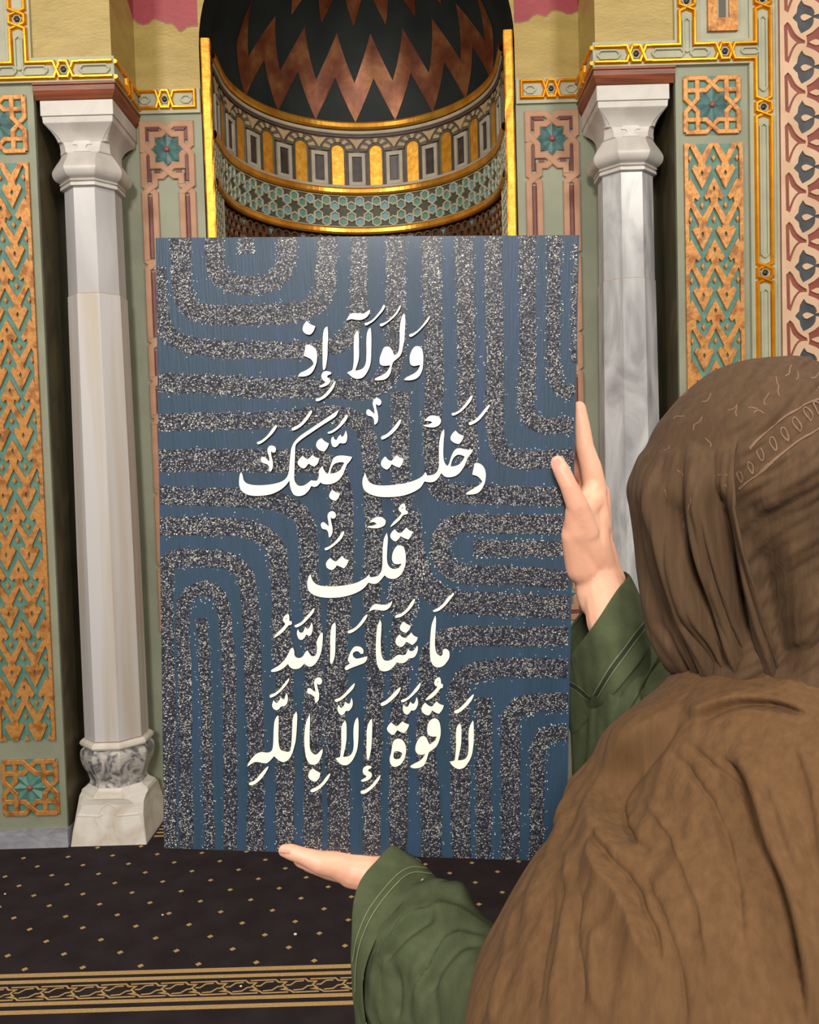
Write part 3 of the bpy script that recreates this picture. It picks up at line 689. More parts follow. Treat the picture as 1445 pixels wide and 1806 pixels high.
    loft8('lower_shaft', cx, cy, [(0.425, .121, O), (1.2, .119, O), (zj, .1095, O)], 'marble_cream' if s < 0 else 'marble_grey', root)
    loft8('joint_line', cx, cy, [(zj - .002, .1070, O), (zj + .003, .1070, O)], 'voussoir_light', root)
    loft8('base_lip', cx, cy, [(0.388, .124, O), (0.394, .137, O), (0.402, .141, O), (0.412, .139, O), (0.422, .128, O)], 'marble_base', root)
    loft8('base_bulb', cx, cy, [(0.225, .112, O), (0.24, .107, O), (0.275, .118, O), (0.295, .128, O), (0.31, .134, O), (0.33, .139, O), (0.345, .141, O), (0.36, .141, O), (0.372, .138, O), (0.388, .126, O)], 'marble_blotch', root)
    loft8('base_block', cx, cy, [(0.0, .158, .02), (0.06, .150, .03), (0.12, .141, .08), (0.165, .138, .22), (0.186, .141, .4), (0.192, .143, O), (0.205, .139, O), (0.215, .122, O), (0.225, .112, O)], 'marble_base', root)
    bl = MB(); z_ = 0.125
    bl.sweep([(-.13, .125), (-.04, .118), (-.028, .125), (-.036, .138), (-.03, .152), (0, .172), (.03, .152), (.036, .138), (.028, .125), (.04, .118), (.13, .125)], strap(0.0025, 0.0035, -0.006), lambda u, v, h: (cx + u, cy - (.146 - (v - .06) * .09) - h, v)); bl.build('carved_outline', 'marble_base', root)
# ================================================================ carpet
car = empty('carpet', (-0.3, 1.4, 0)); tag(car, 'dark prayer carpet sprinkled with tiny gold diamonds and crossed by a gold star border', 'carpet')
m_ = MB(); m_.box(-3.1, 3.1, -2.4, Y0 - 0.016, -0.006, 0.0); 
m_.box(XC - 1.284, XC + 1.284, Y0 - 0.016, Y0 + 0.05, -0.006, 0.0); m_.build('carpet_pile', 'rug', car)
G = lambda u, v, h: (u, v, h)
b_ = MB()
for y0, y1 in ((2.5275, 2.508), (2.492, 2.4755), (2.383, 2.3665), (2.346, 2.328)): b_.poly([[(-3.1, y1), (3.1, y1), (3.1, y0), (-3.1, y0)]], G, 0, 0.0006)
b_.build('border_stripe', 'rug_gold', car)
st_ = MB(); PER = 0.0897
A_ = [(0, .1), (.83, .08), (.96, .26), (1.21, .27), (1.11, .5), (1.28, .72), (1.13, .78), (1.38, .84), (1.53, 1.0), (2.36, .97)]
B_ = [(.23, .49), (.38, .49), (.53, .24), (.79, .21)]; C_ = [(.51, .85), (.81, .81), (.96, .58), (1.1, .56)]
for i in range(-36, 36):
    for P, w in ((A_, .0028), (B_, .0026), (C_, .0026)):
        st_.sweep([(-1.2295 + PER * (i + u), 2.464 - 0.070 * v) for u, v in P], [(-w, 0), (-w, .0006), (w, .0006), (w, 0)], G, caps=False)
st_.build('border_star_chain', 'rug_gold', car)
dd = bpy.data.meshes.new('woven_diamond'); dd.from_pydata([(-.0105, 0, 0.0005), (0, -.0105, 0.0005), (.0105, 0, 0.0005), (0, .0105, 0.0005), (-.0105, 0, -.001), (0, -.0105, -.001), (.0105, 0, -.001), (0, .0105, -.001)], [], [(0, 1, 2, 3), (0, 4, 5, 1), (1, 5, 6, 2), (2, 6, 7, 3), (3, 7, 4, 0)]); dd.materials.append(MATS['rug_gold'])
rest = MB(); cnt = 0
for i in range(-2, 60):
    yy = 3.335 - 0.0783 * i
    if 2.315 < yy < 2.54 or yy > 3.46: continue
    for j in range(-24, 26):
        xx = -1.594 + 0.0902 * i + 0.1803 * (j - i // 2)
        if yy <= 2.315: yy2 = yy + 0.0; 
        if abs(xx) > 3.0 or (yy > 3.40 and abs(xx - XC) > 1.25): continue
        px_, py_ = project((xx, yy, 0))
        if -40 < px_ < 1500 and py_ < 1830 and cnt < 300:
            o = bpy.data.objects.new('woven_diamond', dd); link(o, car); o.location = (xx + 0.3, yy - 1.4, 0.0); cnt += 1
        else: rest.add([(xx - .0062, yy, .0005), (xx, yy - .0085, .0005), (xx + .0062, yy, .0005), (xx, yy + .0085, .0005)], [(0, 1, 2, 3)])
rest.build('woven_diamonds', 'rug_gold', car, kind='stuff')
# striped threshold mat at the foot of the niche
th = MB(); F_ = lambda u, v, h: (u, v, h)
th.box(XC - 0.955, XC + 0.955, Y0 + 0.0505, Y1 + 0.72, -0.006, 0.003)
for i in range(7): th.poly([[(XC - .95, Y0 + .06 + i * .035), (XC + .95, Y0 + .06 + i * .035), (XC + .95, Y0 + .072 + i * .035), (XC - .95, Y0 + .072 + i * .035)]], F_, 0.003, 0.0040, mi=1)
tag(th.build('striped_mat', ['rug', 'rug_gold']), 'gold striped dark mat at the foot of the prayer niche beside the column base', 'mat')
for i, (x, y) in enumerate(((521, 1649), (9, 1578), (287, 1615), (425, 1741))):
    v = ray(x, y); t = -CAM_H / v.z; p = Vector((0, 0, CAM_H)) + v * t
    b = MB(); ball(b, (p.x, p.y, 0.003), 0.0035 if i else 0.005, 8, 5, sc=(1.2, 1, .7))
    o = b.build('lint_speck', 'lint'); tag(o, ['larger white speck of lint lying on the carpet near the lower hand', 'white speck of lint at the left edge of the carpet', 'tiny white speck of lint in the middle of the carpet', 'tiny pale speck on the star border of the carpet'][i], 'speck', 'lint specks on the carpet')
# letter outlines of the canvas lettering: (name, origin x, origin y, scale, outline, holes); '*' marks a sharp corner
GLYPHS = [
('letter_dot',520,540,10.033,"220,268* 285,325 374,365* 345,440 305,495 260,512 195,490 155,440 152,395 170,340",[]),
('letter',520,540,10.033,"204,692* 250,688 310,705 365,750 398,810 405,900 395,1000 365,1090 325,1165 265,1220 190,1245 130,1250 68,1248* 90,1210 120,1180 200,1145 290,1085 335,1040 340,1015 325,980 290,940 230,908 172,882* 190,780",[]),
('letter',520,540,10.033,"585,366* 596,440 600,560 592,700 588,850 575,980 556,1090 532,1135* 512,1132* 505,1060 502,900 502,750 506,600 512,500 530,420 555,385",[]),
('letter_mark',520,540,10.033,"650,1172* 655,1195 635,1215 600,1225 582,1255 600,1275 630,1300 632,1345 600,1390 540,1422 480,1440 445,1435* 450,1410 500,1392 540,1365 555,1348 530,1330 495,1290 480,1245 495,1195 530,1160 580,1155",[]),
('letter_mark',520,540,10.033,"735,1340* 705,1345 670,1400 610,1480 540,1560 460,1620 400,1635 380,1655 388,1680 430,1682 500,1650 560,1610 640,1530 700,1440",[]),
('letter_mark',600,530,8.5,"100,310* 130,250 175,205 220,197 300,203 370,200 420,165 455,145* 450,185 420,240 370,280 310,298 250,297 180,285 140,295",[]),
('letter_mark',600,530,8.5,"660,72 678,85 670,120 640,170 570,250 500,320 430,365 395,382 375,365 380,345 420,335 490,295 560,220 620,140 645,90",[]),
('letter_mark',600,530,8.5,"905,80 915,95 890,155 830,240 740,320 680,365 625,395 603,380 605,358 650,345 720,310 790,245 850,170 885,105",[]),
('letter_mark',600,530,8.5,"1340,245 1345,265 1310,330 1240,410 1160,490 1090,540 1055,550 1038,530 1045,515 1110,490 1180,440 1250,360 1300,290",[]),
('letter',600,530,8.5,"265,460* 283,500 288,580 288,700 290,800 285,880 265,960 232,1056* 290,1048 340,1025 375,985 395,920 400,850 402,750 400,650 403,560 410,500 430,440 462,413* 470,480 475,600 472,750 468,880 455,970 430,1040 390,1110 340,1160 270,1178 210,1165 160,1130 112,1085* 150,1065 185,1050 200,1010 212,900 213,780 212,650 218,560 235,495",[]),
('letter',600,530,8.5,"965,200* 978,260 982,330 975,450 965,600 945,700 925,790 890,850 840,890 800,930 780,980 770,1050 750,1110 715,1160 660,1190 590,1200 540,1200* 520,1188* 550,1160 620,1130 690,1085 735,1030 755,972* 700,982 640,980 605,955 597,910 605,850 630,780 660,715 700,697 745,702 780,745 815,825* 860,800 885,740 895,640 898,520 900,400 915,310 940,230",[]),
('letter',600,530,8.5,"1165,690 1210,705 1238,760 1250,860 1245,960 1235,1040 1200,1120 1150,1170 1080,1195 1000,1200 960,1190* 1000,1155 1060,1125 1130,1085 1180,1030 1205,965* 1150,980 1100,985 1060,960 1047,900 1050,830 1080,750 1120,700",[]),
# second line
('letter_mark',410,690,6.283,"880,210* 888,235 850,300 790,370 730,415 675,437 664,415 690,398 750,365 810,300 850,245",[]),
('letter_mark',410,690,6.283,"495,375 500,395 460,460 390,530 330,575 290,587 283,565 330,545 390,495 440,430 475,385",[]),
('letter_mark',410,690,6.283,"440,602 475,612 490,640 480,675 455,680 437,665 440,720 455,780 455,840 435,885 418,882 415,840 395,810 350,795 325,770 330,735 355,728 385,745 415,775 415,730 400,680 398,640 415,610",[]),
('letter_mark',410,690,6.283,"1275,262 1283,285 1250,345 1180,415 1110,462 1070,470 1062,455 1110,435 1170,390 1220,325 1255,275",[]),
('letter_mark',410,690,6.283,"1262,435* 1275,480 1275,530 1260,570 1225,578 1195,575 1175,600 1140,620 1110,600 1100,555 1105,520 1125,500* 1135,530 1160,540 1175,510 1205,480* 1215,505 1240,490",[]),
('letter_dot',410,690,6.283,"995,520* 1030,555 1076,580* 1055,630 1025,668* 975,655 940,620 935,585 955,545",[]),
('letter_dot',410,690,6.283,"785,715* 830,750 860,740 895,705* 925,730 970,745* 950,800 915,835* 880,820 850,800* 820,840 790,853 750,830 730,795 745,755",[]),
('letter_dot',410,690,6.283,"1110,1090* 1150,1115 1198,1130* 1180,1180 1150,1213* 1110,1200 1080,1170 1085,1130",[]),
('letter',410,690,6.283,"1182,208* 1165,255 1130,295 1020,365 900,445 790,520 730,570 705,610 700,720 695,850 692,960 705,1010 740,1045 790,1045 830,1025 880,985* 910,990 945,985 965,930 965,880 1003,825* 1020,870 1045,905 1065,912 1085,850 1105,790 1125,745 1165,718 1220,712 1280,718 1333,728* 1305,775 1275,810 1250,870 1225,930 1180,985 1120,1020 1060,1030 1010,1025 982,1008* 950,1045 915,1058 880,1048* 850,1100 800,1145 740,1160 690,1145 660,1095 645,1040 640,985* 600,1040 540,1090 460,1130 380,1150 270,1158 180,1145 120,1110 90,1060 83,1000 90,930 105,893* 122,930 135,985 170,1020 240,1038 340,1040 440,1030 540,1005 600,965 630,905 640,820 650,700 665,620 700,555 760,495 860,425 980,345 1100,265",["1245,790* 1210,785 1165,792 1130,810 1100,860 1090,912* 1140,905 1190,880 1220,840"]),
('letter_mark',630,690,9.03,"310,110 360,125 388,160 385,205 355,228 320,215 305,200 310,270 330,340 340,430 330,490 300,530* 280,530* 272,450 235,405 180,390 152,350 160,305 190,290 230,320 285,365* 275,280 255,210 265,150",[]),
('letter_mark',630,690,9.03,"698,450 707,470 670,550 600,640 520,710 430,762 395,765 387,740 400,718 470,685 550,615 620,530 670,465",[]),
('letter_dot',630,690,9.03,"455,1038* 500,1090 550,1108 590,1065 635,1015* 685,1055 745,1075* 725,1150 680,1215* 620,1195 555,1158* 525,1210 480,1247* 430,1225 390,1180 390,1120 420,1070",[]),
('letter',630,690,9.03,"130,1295* 148,1340 175,1410 220,1460 300,1490 420,1500 580,1490 760,1465 900,1425 1000,1380 1060,1330 1088,1285* 1105,1310 1113,1338* 1170,1338 1230,1320 1275,1275 1305,1180 1305,1000 1308,850 1325,740 1345,660 1385,605* 1390,680 1378,800 1373,1000 1385,1110 1410,1160 1440,1185 1470,1140 1500,1040 1545,950 1600,910 1680,915 1760,930 1848,926* 1815,990 1760,1060 1730,1140 1690,1220 1620,1310 1540,1355 1450,1368 1390,1350 1340,1300* 1300,1370 1240,1430 1160,1447 1075,1432* 1020,1520 940,1580 830,1630 700,1665 550,1680 400,1680 280,1660 180,1620 115,1560 92,1480 95,1400",["1715,1042* 1660,1015 1600,1012 1550,1045 1510,1110 1490,1197* 1560,1190 1630,1160 1680,1100"]),
('letter_mark',730,690,9.03,"920,70 935,90 905,160 840,240 760,320 680,370 625,390 605,370 612,350 660,340 730,300 800,225 860,150 895,90",[]),
('letter_mark',730,690,9.03,"1195,215 1207,235 1170,300 1110,380 1040,460 960,515 895,540 875,520 885,495 940,480 1010,425 1080,345 1140,270",[]),
('letter_mark',730,690,9.03,"170,470* 215,425 255,395 300,387 360,395 415,425 433,465 420,520 370,560 300,577 220,570 145,548* 190,535 250,525 300,498* 270,480 220,475",[]),
('letter_dot',730,690,9.03,"665,628* 720,680 795,710* 770,780 722,840* 650,825 595,780 588,730 620,670",[]),
('letter',730,690,9.03,"968,1150* 1030,1145 1085,1175 1125,1230 1145,1320 1135,1430 1110,1500 1070,1570 1010,1620 920,1640 835,1640* 840,1615 900,1575 980,1530 1050,1480 1090,1435* 1060,1395 1010,1350 930,1325* 950,1230",[]),
# third line
('letter_mark',530,880,7.225,"405,152 440,165 458,200 445,240 410,245 392,230 400,300 415,370 412,430 385,482 368,475 360,420 335,388 290,375 268,340 272,305 300,292 330,310 368,348* 362,280 352,220 365,175",[]),
('letter_mark',530,880,7.225,"555,410 563,430 530,500 470,560 400,615 340,648 318,640 318,622 370,600 430,555 480,500 530,430",[]),
('letter_dot',530,880,7.225,"388,745* 420,775 462,790 500,755 538,722* 570,755 622,775* 595,835 560,878* 520,860 470,838* 440,880 400,898 345,870 332,820 350,780",[]),
('letter_mark',530,880,7.225,"880,300* 905,275 940,240 985,225 1040,230 1080,260 1090,285 1075,330 1020,360 950,370 862,358* 870,342 930,335 980,315* 940,290",[]),
('letter_mark',530,880,7.225,"1325,50* 1340,90 1345,140 1368,150 1368,185 1340,195 1310,205 1270,260 1215,310 1155,353* 1150,345* 1190,290 1240,240 1290,180 1262,145 1258,110 1285,70",["1300,102 1308,112 1300,122 1292,112"]),
('letter_dot',530,880,7.225,"1205,380* 1240,420 1280,430 1315,400 1352,358* 1390,395 1437,412* 1410,470 1378,513* 1330,495 1278,470* 1245,515 1210,535 1165,505 1148,460 1170,415",[]),
('letter',530,880,7.225,"1105,425* 1117,500 1110,620 1105,740 1115,820 1150,870 1200,887 1250,875 1280,845 1290,818* 1240,825 1195,815 1172,770 1175,700 1200,635 1235,595 1275,587 1315,605 1335,660 1345,740 1340,830 1320,890 1290,950 1230,1000 1175,1012 1120,1000 1075,965* 1040,1010 990,1060 940,1075 868,1060* 830,1110 760,1165 660,1210 540,1240 400,1252 280,1245 190,1220 120,1170 97,1110 95,1050 110,990 135,948* 148,1000 175,1050 230,1090 330,1105 460,1105 600,1090 720,1060 800,1020 850,985 880,950* 890,985 895,992* 950,985 1000,965 1035,910 1048,840 1050,720 1055,600 1070,500",[]),
# fourth line
('letter_mark',470,1040,8.5,"330,355 348,375 352,420 352,462* 385,465 385,510 345,522 320,550 270,610 210,660 130,712* 127,695* 160,650 220,590 275,530 290,500 262,460 260,420 285,380",["305,415 314,424 305,433 296,424"]),
('letter_mark',470,1040,8.5,"715,270 728,285 700,350 630,430 560,500 480,550 440,550 432,525 460,512 530,475 600,400 670,320",[]),
('letter_mark',470,1040,8.5,"685,482* 700,520 700,590 680,660 650,682 605,660* 570,720 530,742 490,720 468,660 470,610 485,580* 500,620 530,635 560,620 590,545* 610,570 640,572 665,530",[]),
('letter',470,1040,8.5,"840,633 852,650 850,750 840,850 825,930 790,1020 745,1090 690,1135 640,1138 600,1115 578,1092* 540,1135 490,1170 420,1175 365,1150 332,1100* 280,1150 220,1190 150,1215 90,1218 80,1200 110,1175 200,1120 290,1030 345,930 380,870 408,858* 425,910 430,970 460,1005 510,1012 555,985 590,930 625,897* 650,940 680,980 715,985 745,970 762,930 768,860 758,790 775,730 810,660",[]),
('letter',470,1040,8.5,"1035,480* 1045,520 1045,650 1040,800 1035,950 1010,1060 985,1098 965,1090* 960,1020 965,880 962,740 968,640 980,560 1000,510",[]),
('letter',600,1040,6.881,"210,678 255,688 285,720 285,765* 255,768 230,742 195,738 162,760 160,790 185,820 225,825 335,798* 328,835 300,875 230,905 150,935 80,968* 60,945 75,920 125,885* 100,850 110,800 135,740 170,690",[]),
('letter_mark',600,1040,6.881,"325,293 335,310 300,375 240,445 170,500 110,522 95,500 115,485 180,455 240,395 290,325",[]),
('letter_mark',600,1040,6.881,"350,260* 375,215 410,175 440,165 510,175 570,172 610,150 635,125* 625,175 590,220 540,245 480,240 410,235",[]),
('letter_mark',600,1040,6.881,"900,103 910,120 880,190 820,260 750,315 690,333 668,315 690,298 750,275 810,225 860,150",[]),
('letter_dot',600,1040,6.881,"775,378* 815,410 862,430* 840,475 805,515* 760,500 730,470 735,425",[]),
('letter_dot',600,1040,6.881,"725,533* 755,565 800,575 830,550 865,512* 900,550 945,570* 925,620 880,662* 840,640 805,622* 775,665 740,685 690,660 675,620 690,570",[]),
('letter',600,1040,6.881,"488,358* 503,400 502,500 495,620 500,750 515,810 545,848 600,850 640,830 680,795 720,780 770,785 805,765 830,700* 845,730 880,735 910,710 935,668* 945,690 940,740 910,800 870,820 835,825 800,865 750,882 690,870* 650,925 600,965 540,980 490,965 455,900 440,800 438,680 442,560 455,440",[]),
('letter_mark',600,1040,6.881,"1368,30 1382,48 1345,100 1280,180 1210,240 1145,262 1128,245 1150,232 1210,200 1270,140 1320,70 1350,55",[]),
('letter',600,1040,6.881,"1155,305* 1165,350 1160,470 1152,600 1155,710 1180,770 1225,798* 1245,770 1245,735 1265,710 1295,712 1325,745 1325,810 1300,860 1250,915 1190,932 1140,915 1105,860 1092,780 1092,650 1100,520 1115,410",[]),
# fifth line
('letter_mark',430,1190,8.206,"655,42 667,60 630,130 560,210 480,280 400,318 385,295 400,272 460,250 540,185 600,110",[]),
('letter_mark',430,1190,8.206,"630,255* 645,300 645,360 625,415 590,440 550,445 520,480 480,498 440,475 420,430 430,385 445,350* 460,380 490,393 515,370 545,310* 570,335 600,335 610,290",[]),
('letter_mark',430,1190,8.206,"1085,25 1125,38 1142,80 1125,120 1090,130 1068,112 1080,190 1098,270 1090,350 1055,392 1040,375 1030,310 990,275 945,260 925,225 940,185 970,182 1000,205 1048,238* 1035,160 1025,100 1045,45",[]),
('letter',430,1190,8.206,"770,515* 782,570 780,650 772,800 760,930 740,1020 710,1120 665,1200 600,1245 540,1235 490,1200 450,1160* 400,1215 350,1258 290,1260 210,1245 160,1250 110,1280 62,1312* 80,1260 130,1190 200,1125 270,1102 330,1110 380,1105 420,1070 435,990 440,880 445,750 455,660 480,600 510,570* 515,640 512,760 510,900 520,1010 545,1070 600,1090 650,1100 680,1080 695,1010 705,880 710,750 715,650 735,570",[]),
('letter',430,1190,8.206,"965,557* 967,650 962,780 960,920 962,1020 980,1090 1030,1137 1070,1130 1110,1090 1148,1055* 1148,1100 1130,1160 1100,1230 1060,1275 1000,1285 950,1260 915,1190 895,1090 885,960 888,820 905,700 930,620",[]),
('letter_mark',430,1190,8.206,"360,1310 363,1330 320,1410 250,1500 170,1565 100,1580 85,1555 105,1538 170,1510 240,1430 310,1350",[]),
('letter_dot',430,1190,8.206,"1005,1335* 1060,1375 1118,1405* 1100,1470 1060,1520 1020,1525 960,1490 940,1440 960,1385",[]),
('letter_mark',430,1190,8.206,"1250,1412 1257,1435 1210,1520 1130,1610 1050,1665 990,1680 972,1655 1000,1632 1070,1600 1140,1540 1200,1460",[]),
('letter_mark',570,1190,8.208,"455,113 462,135 430,200 350,280 270,350 200,380 172,360 185,340 250,315 330,245 400,165",[]),
('letter_mark',570,1190,8.208,"415,318* 432,370 430,430 405,480 375,508 335,510 310,550 275,568 235,545 215,490 220,440 235,420* 250,450 275,465 300,440 330,375* 355,400 390,400 405,360",[]),
('letter',570,1190,8.208,"323,642* 342,700 345,800 342,930 325,1040 295,1172* 350,1168 400,1145 435,1090 448,1000 445,880 445,790 455,700 475,640 503,600* 517,660 518,800 512,950 500,1050 475,1130 430,1220 370,1280 310,1292 250,1270 185,1195* 220,1182 250,1170 262,1100 270,980 268,850 272,750 290,690",[]),
('letter',570,1190,8.208,"712,622* 715,720 712,850 705,1000 690,1110 665,1212* 645,1215* 635,1150 632,1020 637,900 635,820 650,720 680,650",[]),
('letter_mark',570,1190,8.208,"705,1315* 700,1335 665,1350 658,1375 700,1400 710,1440 690,1480 640,1515 580,1530 553,1515 575,1495 620,1470 630,1450 600,1425 578,1385 590,1330 635,1300 680,1300",[]),
('letter_mark',570,1190,8.208,"825,1437 832,1460 790,1540 710,1630 630,1690 570,1705 547,1685 560,1660 620,1640 700,1580 760,1510",[]),
('letter_mark',670,1190,8.028,"285,165 297,185 260,255 190,330 110,395 40,428 15,408 25,385 90,350 160,285 220,220",[]),
('letter_mark',670,1190,8.028,"570,105 580,125 550,195 480,270 400,340 330,375 303,360 315,340 380,315 450,250 520,160",[]),
('letter_mark',670,1190,8.028,"520,300* 540,345 540,410 515,465 490,490 445,490* 420,530 385,550 345,525 328,470 335,420 345,405* 360,430 390,440 415,410 435,365* 455,390 485,395 510,350",[]),
('letter_mark',670,1190,8.028,"835,22 860,45 868,112* 893,125 888,170 858,182 830,220 780,280 720,325 655,350* 650,335* 700,280 760,225 815,160 785,140 772,100 790,50",["820,80 829,89 820,98 811,89"]),
('letter_dot',670,1190,8.028,"645,380* 690,420 740,435 770,400 803,362* 850,400 908,420* 885,480 840,538* 800,525 742,490* 715,540 680,560 620,530 592,480 610,420",[]),
('letter_dot',670,1190,8.028,"165,658* 205,695 248,712 285,680 325,643* 360,670 418,690* 390,760 345,812* 300,795 248,768* 225,805 190,835 130,800 105,750 130,695",[]),
('letter',670,1190,8.028,"250,890 310,900 350,945 372,1010 370,1100 345,1180 300,1250 230,1285 180,1275 150,1230 145,1160 165,1080 180,980 205,915",["205,1075* 250,1065 295,1078 318,1100 300,1150 270,1175 230,1178 200,1160 198,1110"]),
('letter',670,1190,8.028,"770,602 820,620 848,670 862,760 858,850 835,930 800,1000 740,1050 695,1085 680,1130 655,1210 620,1270 560,1300 480,1307 435,1290* 440,1270 500,1235 560,1205 610,1160 645,1103* 590,1115 540,1105 508,1060 508,1000 530,930 570,870 620,852 660,875 685,930 708,972* 750,940 790,905 805,858* 745,858 690,835 672,780 680,700 710,635",[]),
('letter_mark',670,1190,8.028,"1320,265 1328,285 1290,360 1220,440 1140,510 1080,533 1052,515 1062,492 1120,465 1200,390 1260,320",[]),
('letter',670,1190,8.028,"1135,672* 1152,720 1155,820 1152,940 1135,1050 1103,1195* 1170,1188 1215,1165 1245,1110 1257,1000 1255,880 1258,790 1275,710 1315,633* 1325,660 1330,780 1328,920 1315,1040 1300,1120 1260,1210 1200,1290 1130,1318 1070,1300 1020,1260 990,1212* 1030,1205 1060,1190 1070,1120 1080,1000 1078,850 1085,750 1105,700",[]),
]
# ================================================================ the painted canvas held in two hands
BC = [Vector(c) for c in ((-0.2328, 0.8109, 1.7332), (0.1663, 0.7874, 1.7182), (0.1448, 0.8043, 1.1189), (-0.2542, 0.8278, 1.1338))]
BX = (BC[1] - BC[0]).normalized(); BZ = (BC[0] - BC[3]).normalized(); BNRM = BX.cross(BZ).normalized()      # points at the viewer (-Y)
BO = BC[0]
def B_(u, v, h): return tuple(BO + BX * u - BZ * v + BNRM * h)
def buv(x, y):
    d = ray(x, y); o = Vector((0, 0, CAM_H)); t = (BO - o).dot(BNRM) / d.dot(BNRM); p = o + d * t - BO
    return (p.dot(BX), -p.dot(BZ))
# materials: brushed paint, glitter
def glitter():
    m = bpy.data.materials.new('silver_glitter'); m.use_nodes = True; N = m.node_tree.nodes; L = m.node_tree.links; b = N['Principled BSDF']
    tc = N.new('ShaderNodeTexCoord'); v = N.new('ShaderNodeTexVoronoi'); v.inputs['Scale'].default_value = 820; v.inputs['Randomness'].default_value = 1.0
    mp = N.new('ShaderNodeMapping'); mp.inputs['Scale'].default_value = (1, 1, 1.25); L.new(tc.outputs['Object'], mp.inputs[0]); L.new(mp.outputs[0], v.inputs['Vector'])
    sx = N.new('ShaderNodeSeparateColor'); L.new(v.outputs['Color'], sx.inputs[0])
    n = N.new('ShaderNodeTexNoise'); n.inputs['Scale'].default_value = 22; n.inputs['Detail'].default_value = 3; L.new(tc.outputs['Object'], n.inputs['Vector'])
    th = N.new('ShaderNodeMath'); th.operation = 'MULTIPLY_ADD'; th.inputs[1].default_value = 0.35; L.new(n.outputs['Fac'], th.inputs[0]); L.new(sx.outputs[0], th.inputs[2])
    r = N.new('ShaderNodeValToRGB'); r.color_ramp.interpolation = 'LINEAR'
    e = r.color_ramp.elements; e[0].position = 0.92; e[0].color = lin((47, 50, 62)); e[1].position = 1.12; e[1].color = lin((255, 248, 228))
    for p_, c_ in ((0.99, (72, 76, 88)), (1.03, (196, 192, 178))): q = e.new(p_); q.color = lin(c_)
    s2 = N.new('ShaderNodeMath'); s2.operation = 'LESS_THAN'; s2.inputs[1].default_value = 0.55; L.new(v.outputs['Distance'], s2.inputs[0])
    mx = N.new('ShaderNodeMix'); mx.data_type = 'RGBA'; mx.inputs['A'].default_value = lin((47, 50, 62)); b.inputs['Coat Weight'].default_value = 0.25; b.inputs['Coat Roughness'].default_value = 0.3; L.new(s2.outputs[0], mx.inputs['Factor']); L.new(r.outputs[0], mx.inputs['B'])
    L.new(th.outputs[0], r.inputs[0]); L.new(mx.outputs['Result'], b.inputs['Base Color'])
    b.inputs['Roughness'].default_value = 0.35; b.inputs['Metallic'].default_value = 0.15
    # flakes lie at random tilts
    g = N.new('ShaderNodeNewGeometry'); a = N.new('ShaderNodeVectorMath'); a.operation = 'SUBTRACT'; a.inputs[1].default_value = (0.5, 0.5, 0.5); L.new(v.outputs['Color'], a.inputs[0])
    sc = N.new('ShaderNodeVectorMath'); sc.operation = 'SCALE'; sc.inputs['Scale'].default_value = 0.9; L.new(a.outputs[0], sc.inputs[0])
    ad = N.new('ShaderNodeVectorMath'); ad.operation = 'ADD'; L.new(g.outputs['Normal'], ad.inputs[0]); L.new(sc.outputs[0], ad.inputs[1])
    no = N.new('ShaderNodeVectorMath'); no.operation = 'NORMALIZE'; L.new(ad.outputs[0], no.inputs[0]); L.new(no.outputs[0], b.inputs['Normal'])
    MATS['glitter'] = m
glitter()
mat('board_paint', (46, 67, 96), (37, 59, 84), 0.5, spec=0.35, scale=7, stretch=(9, 1, 0.6), bump=0.12, bscale=60, lo=0.3, hi=0.75, coat=0.10, c3=(42, 66, 84))
canvas = empty('painted_board', BO + BX * 0.2 - BZ * 0.3); tag(canvas, 'blue board with silver glitter stripes and raised cream Arabic lettering held upright in both hands', 'artwork')
cv = MB(); cv.poly([[(0, 0), (0.4, 0), (0.4, 0.6), (0, 0.6)]], B_, -0.005, 0.0, mside=1)
cv.build('board', ['board_paint', 'board_edge'], canvas)
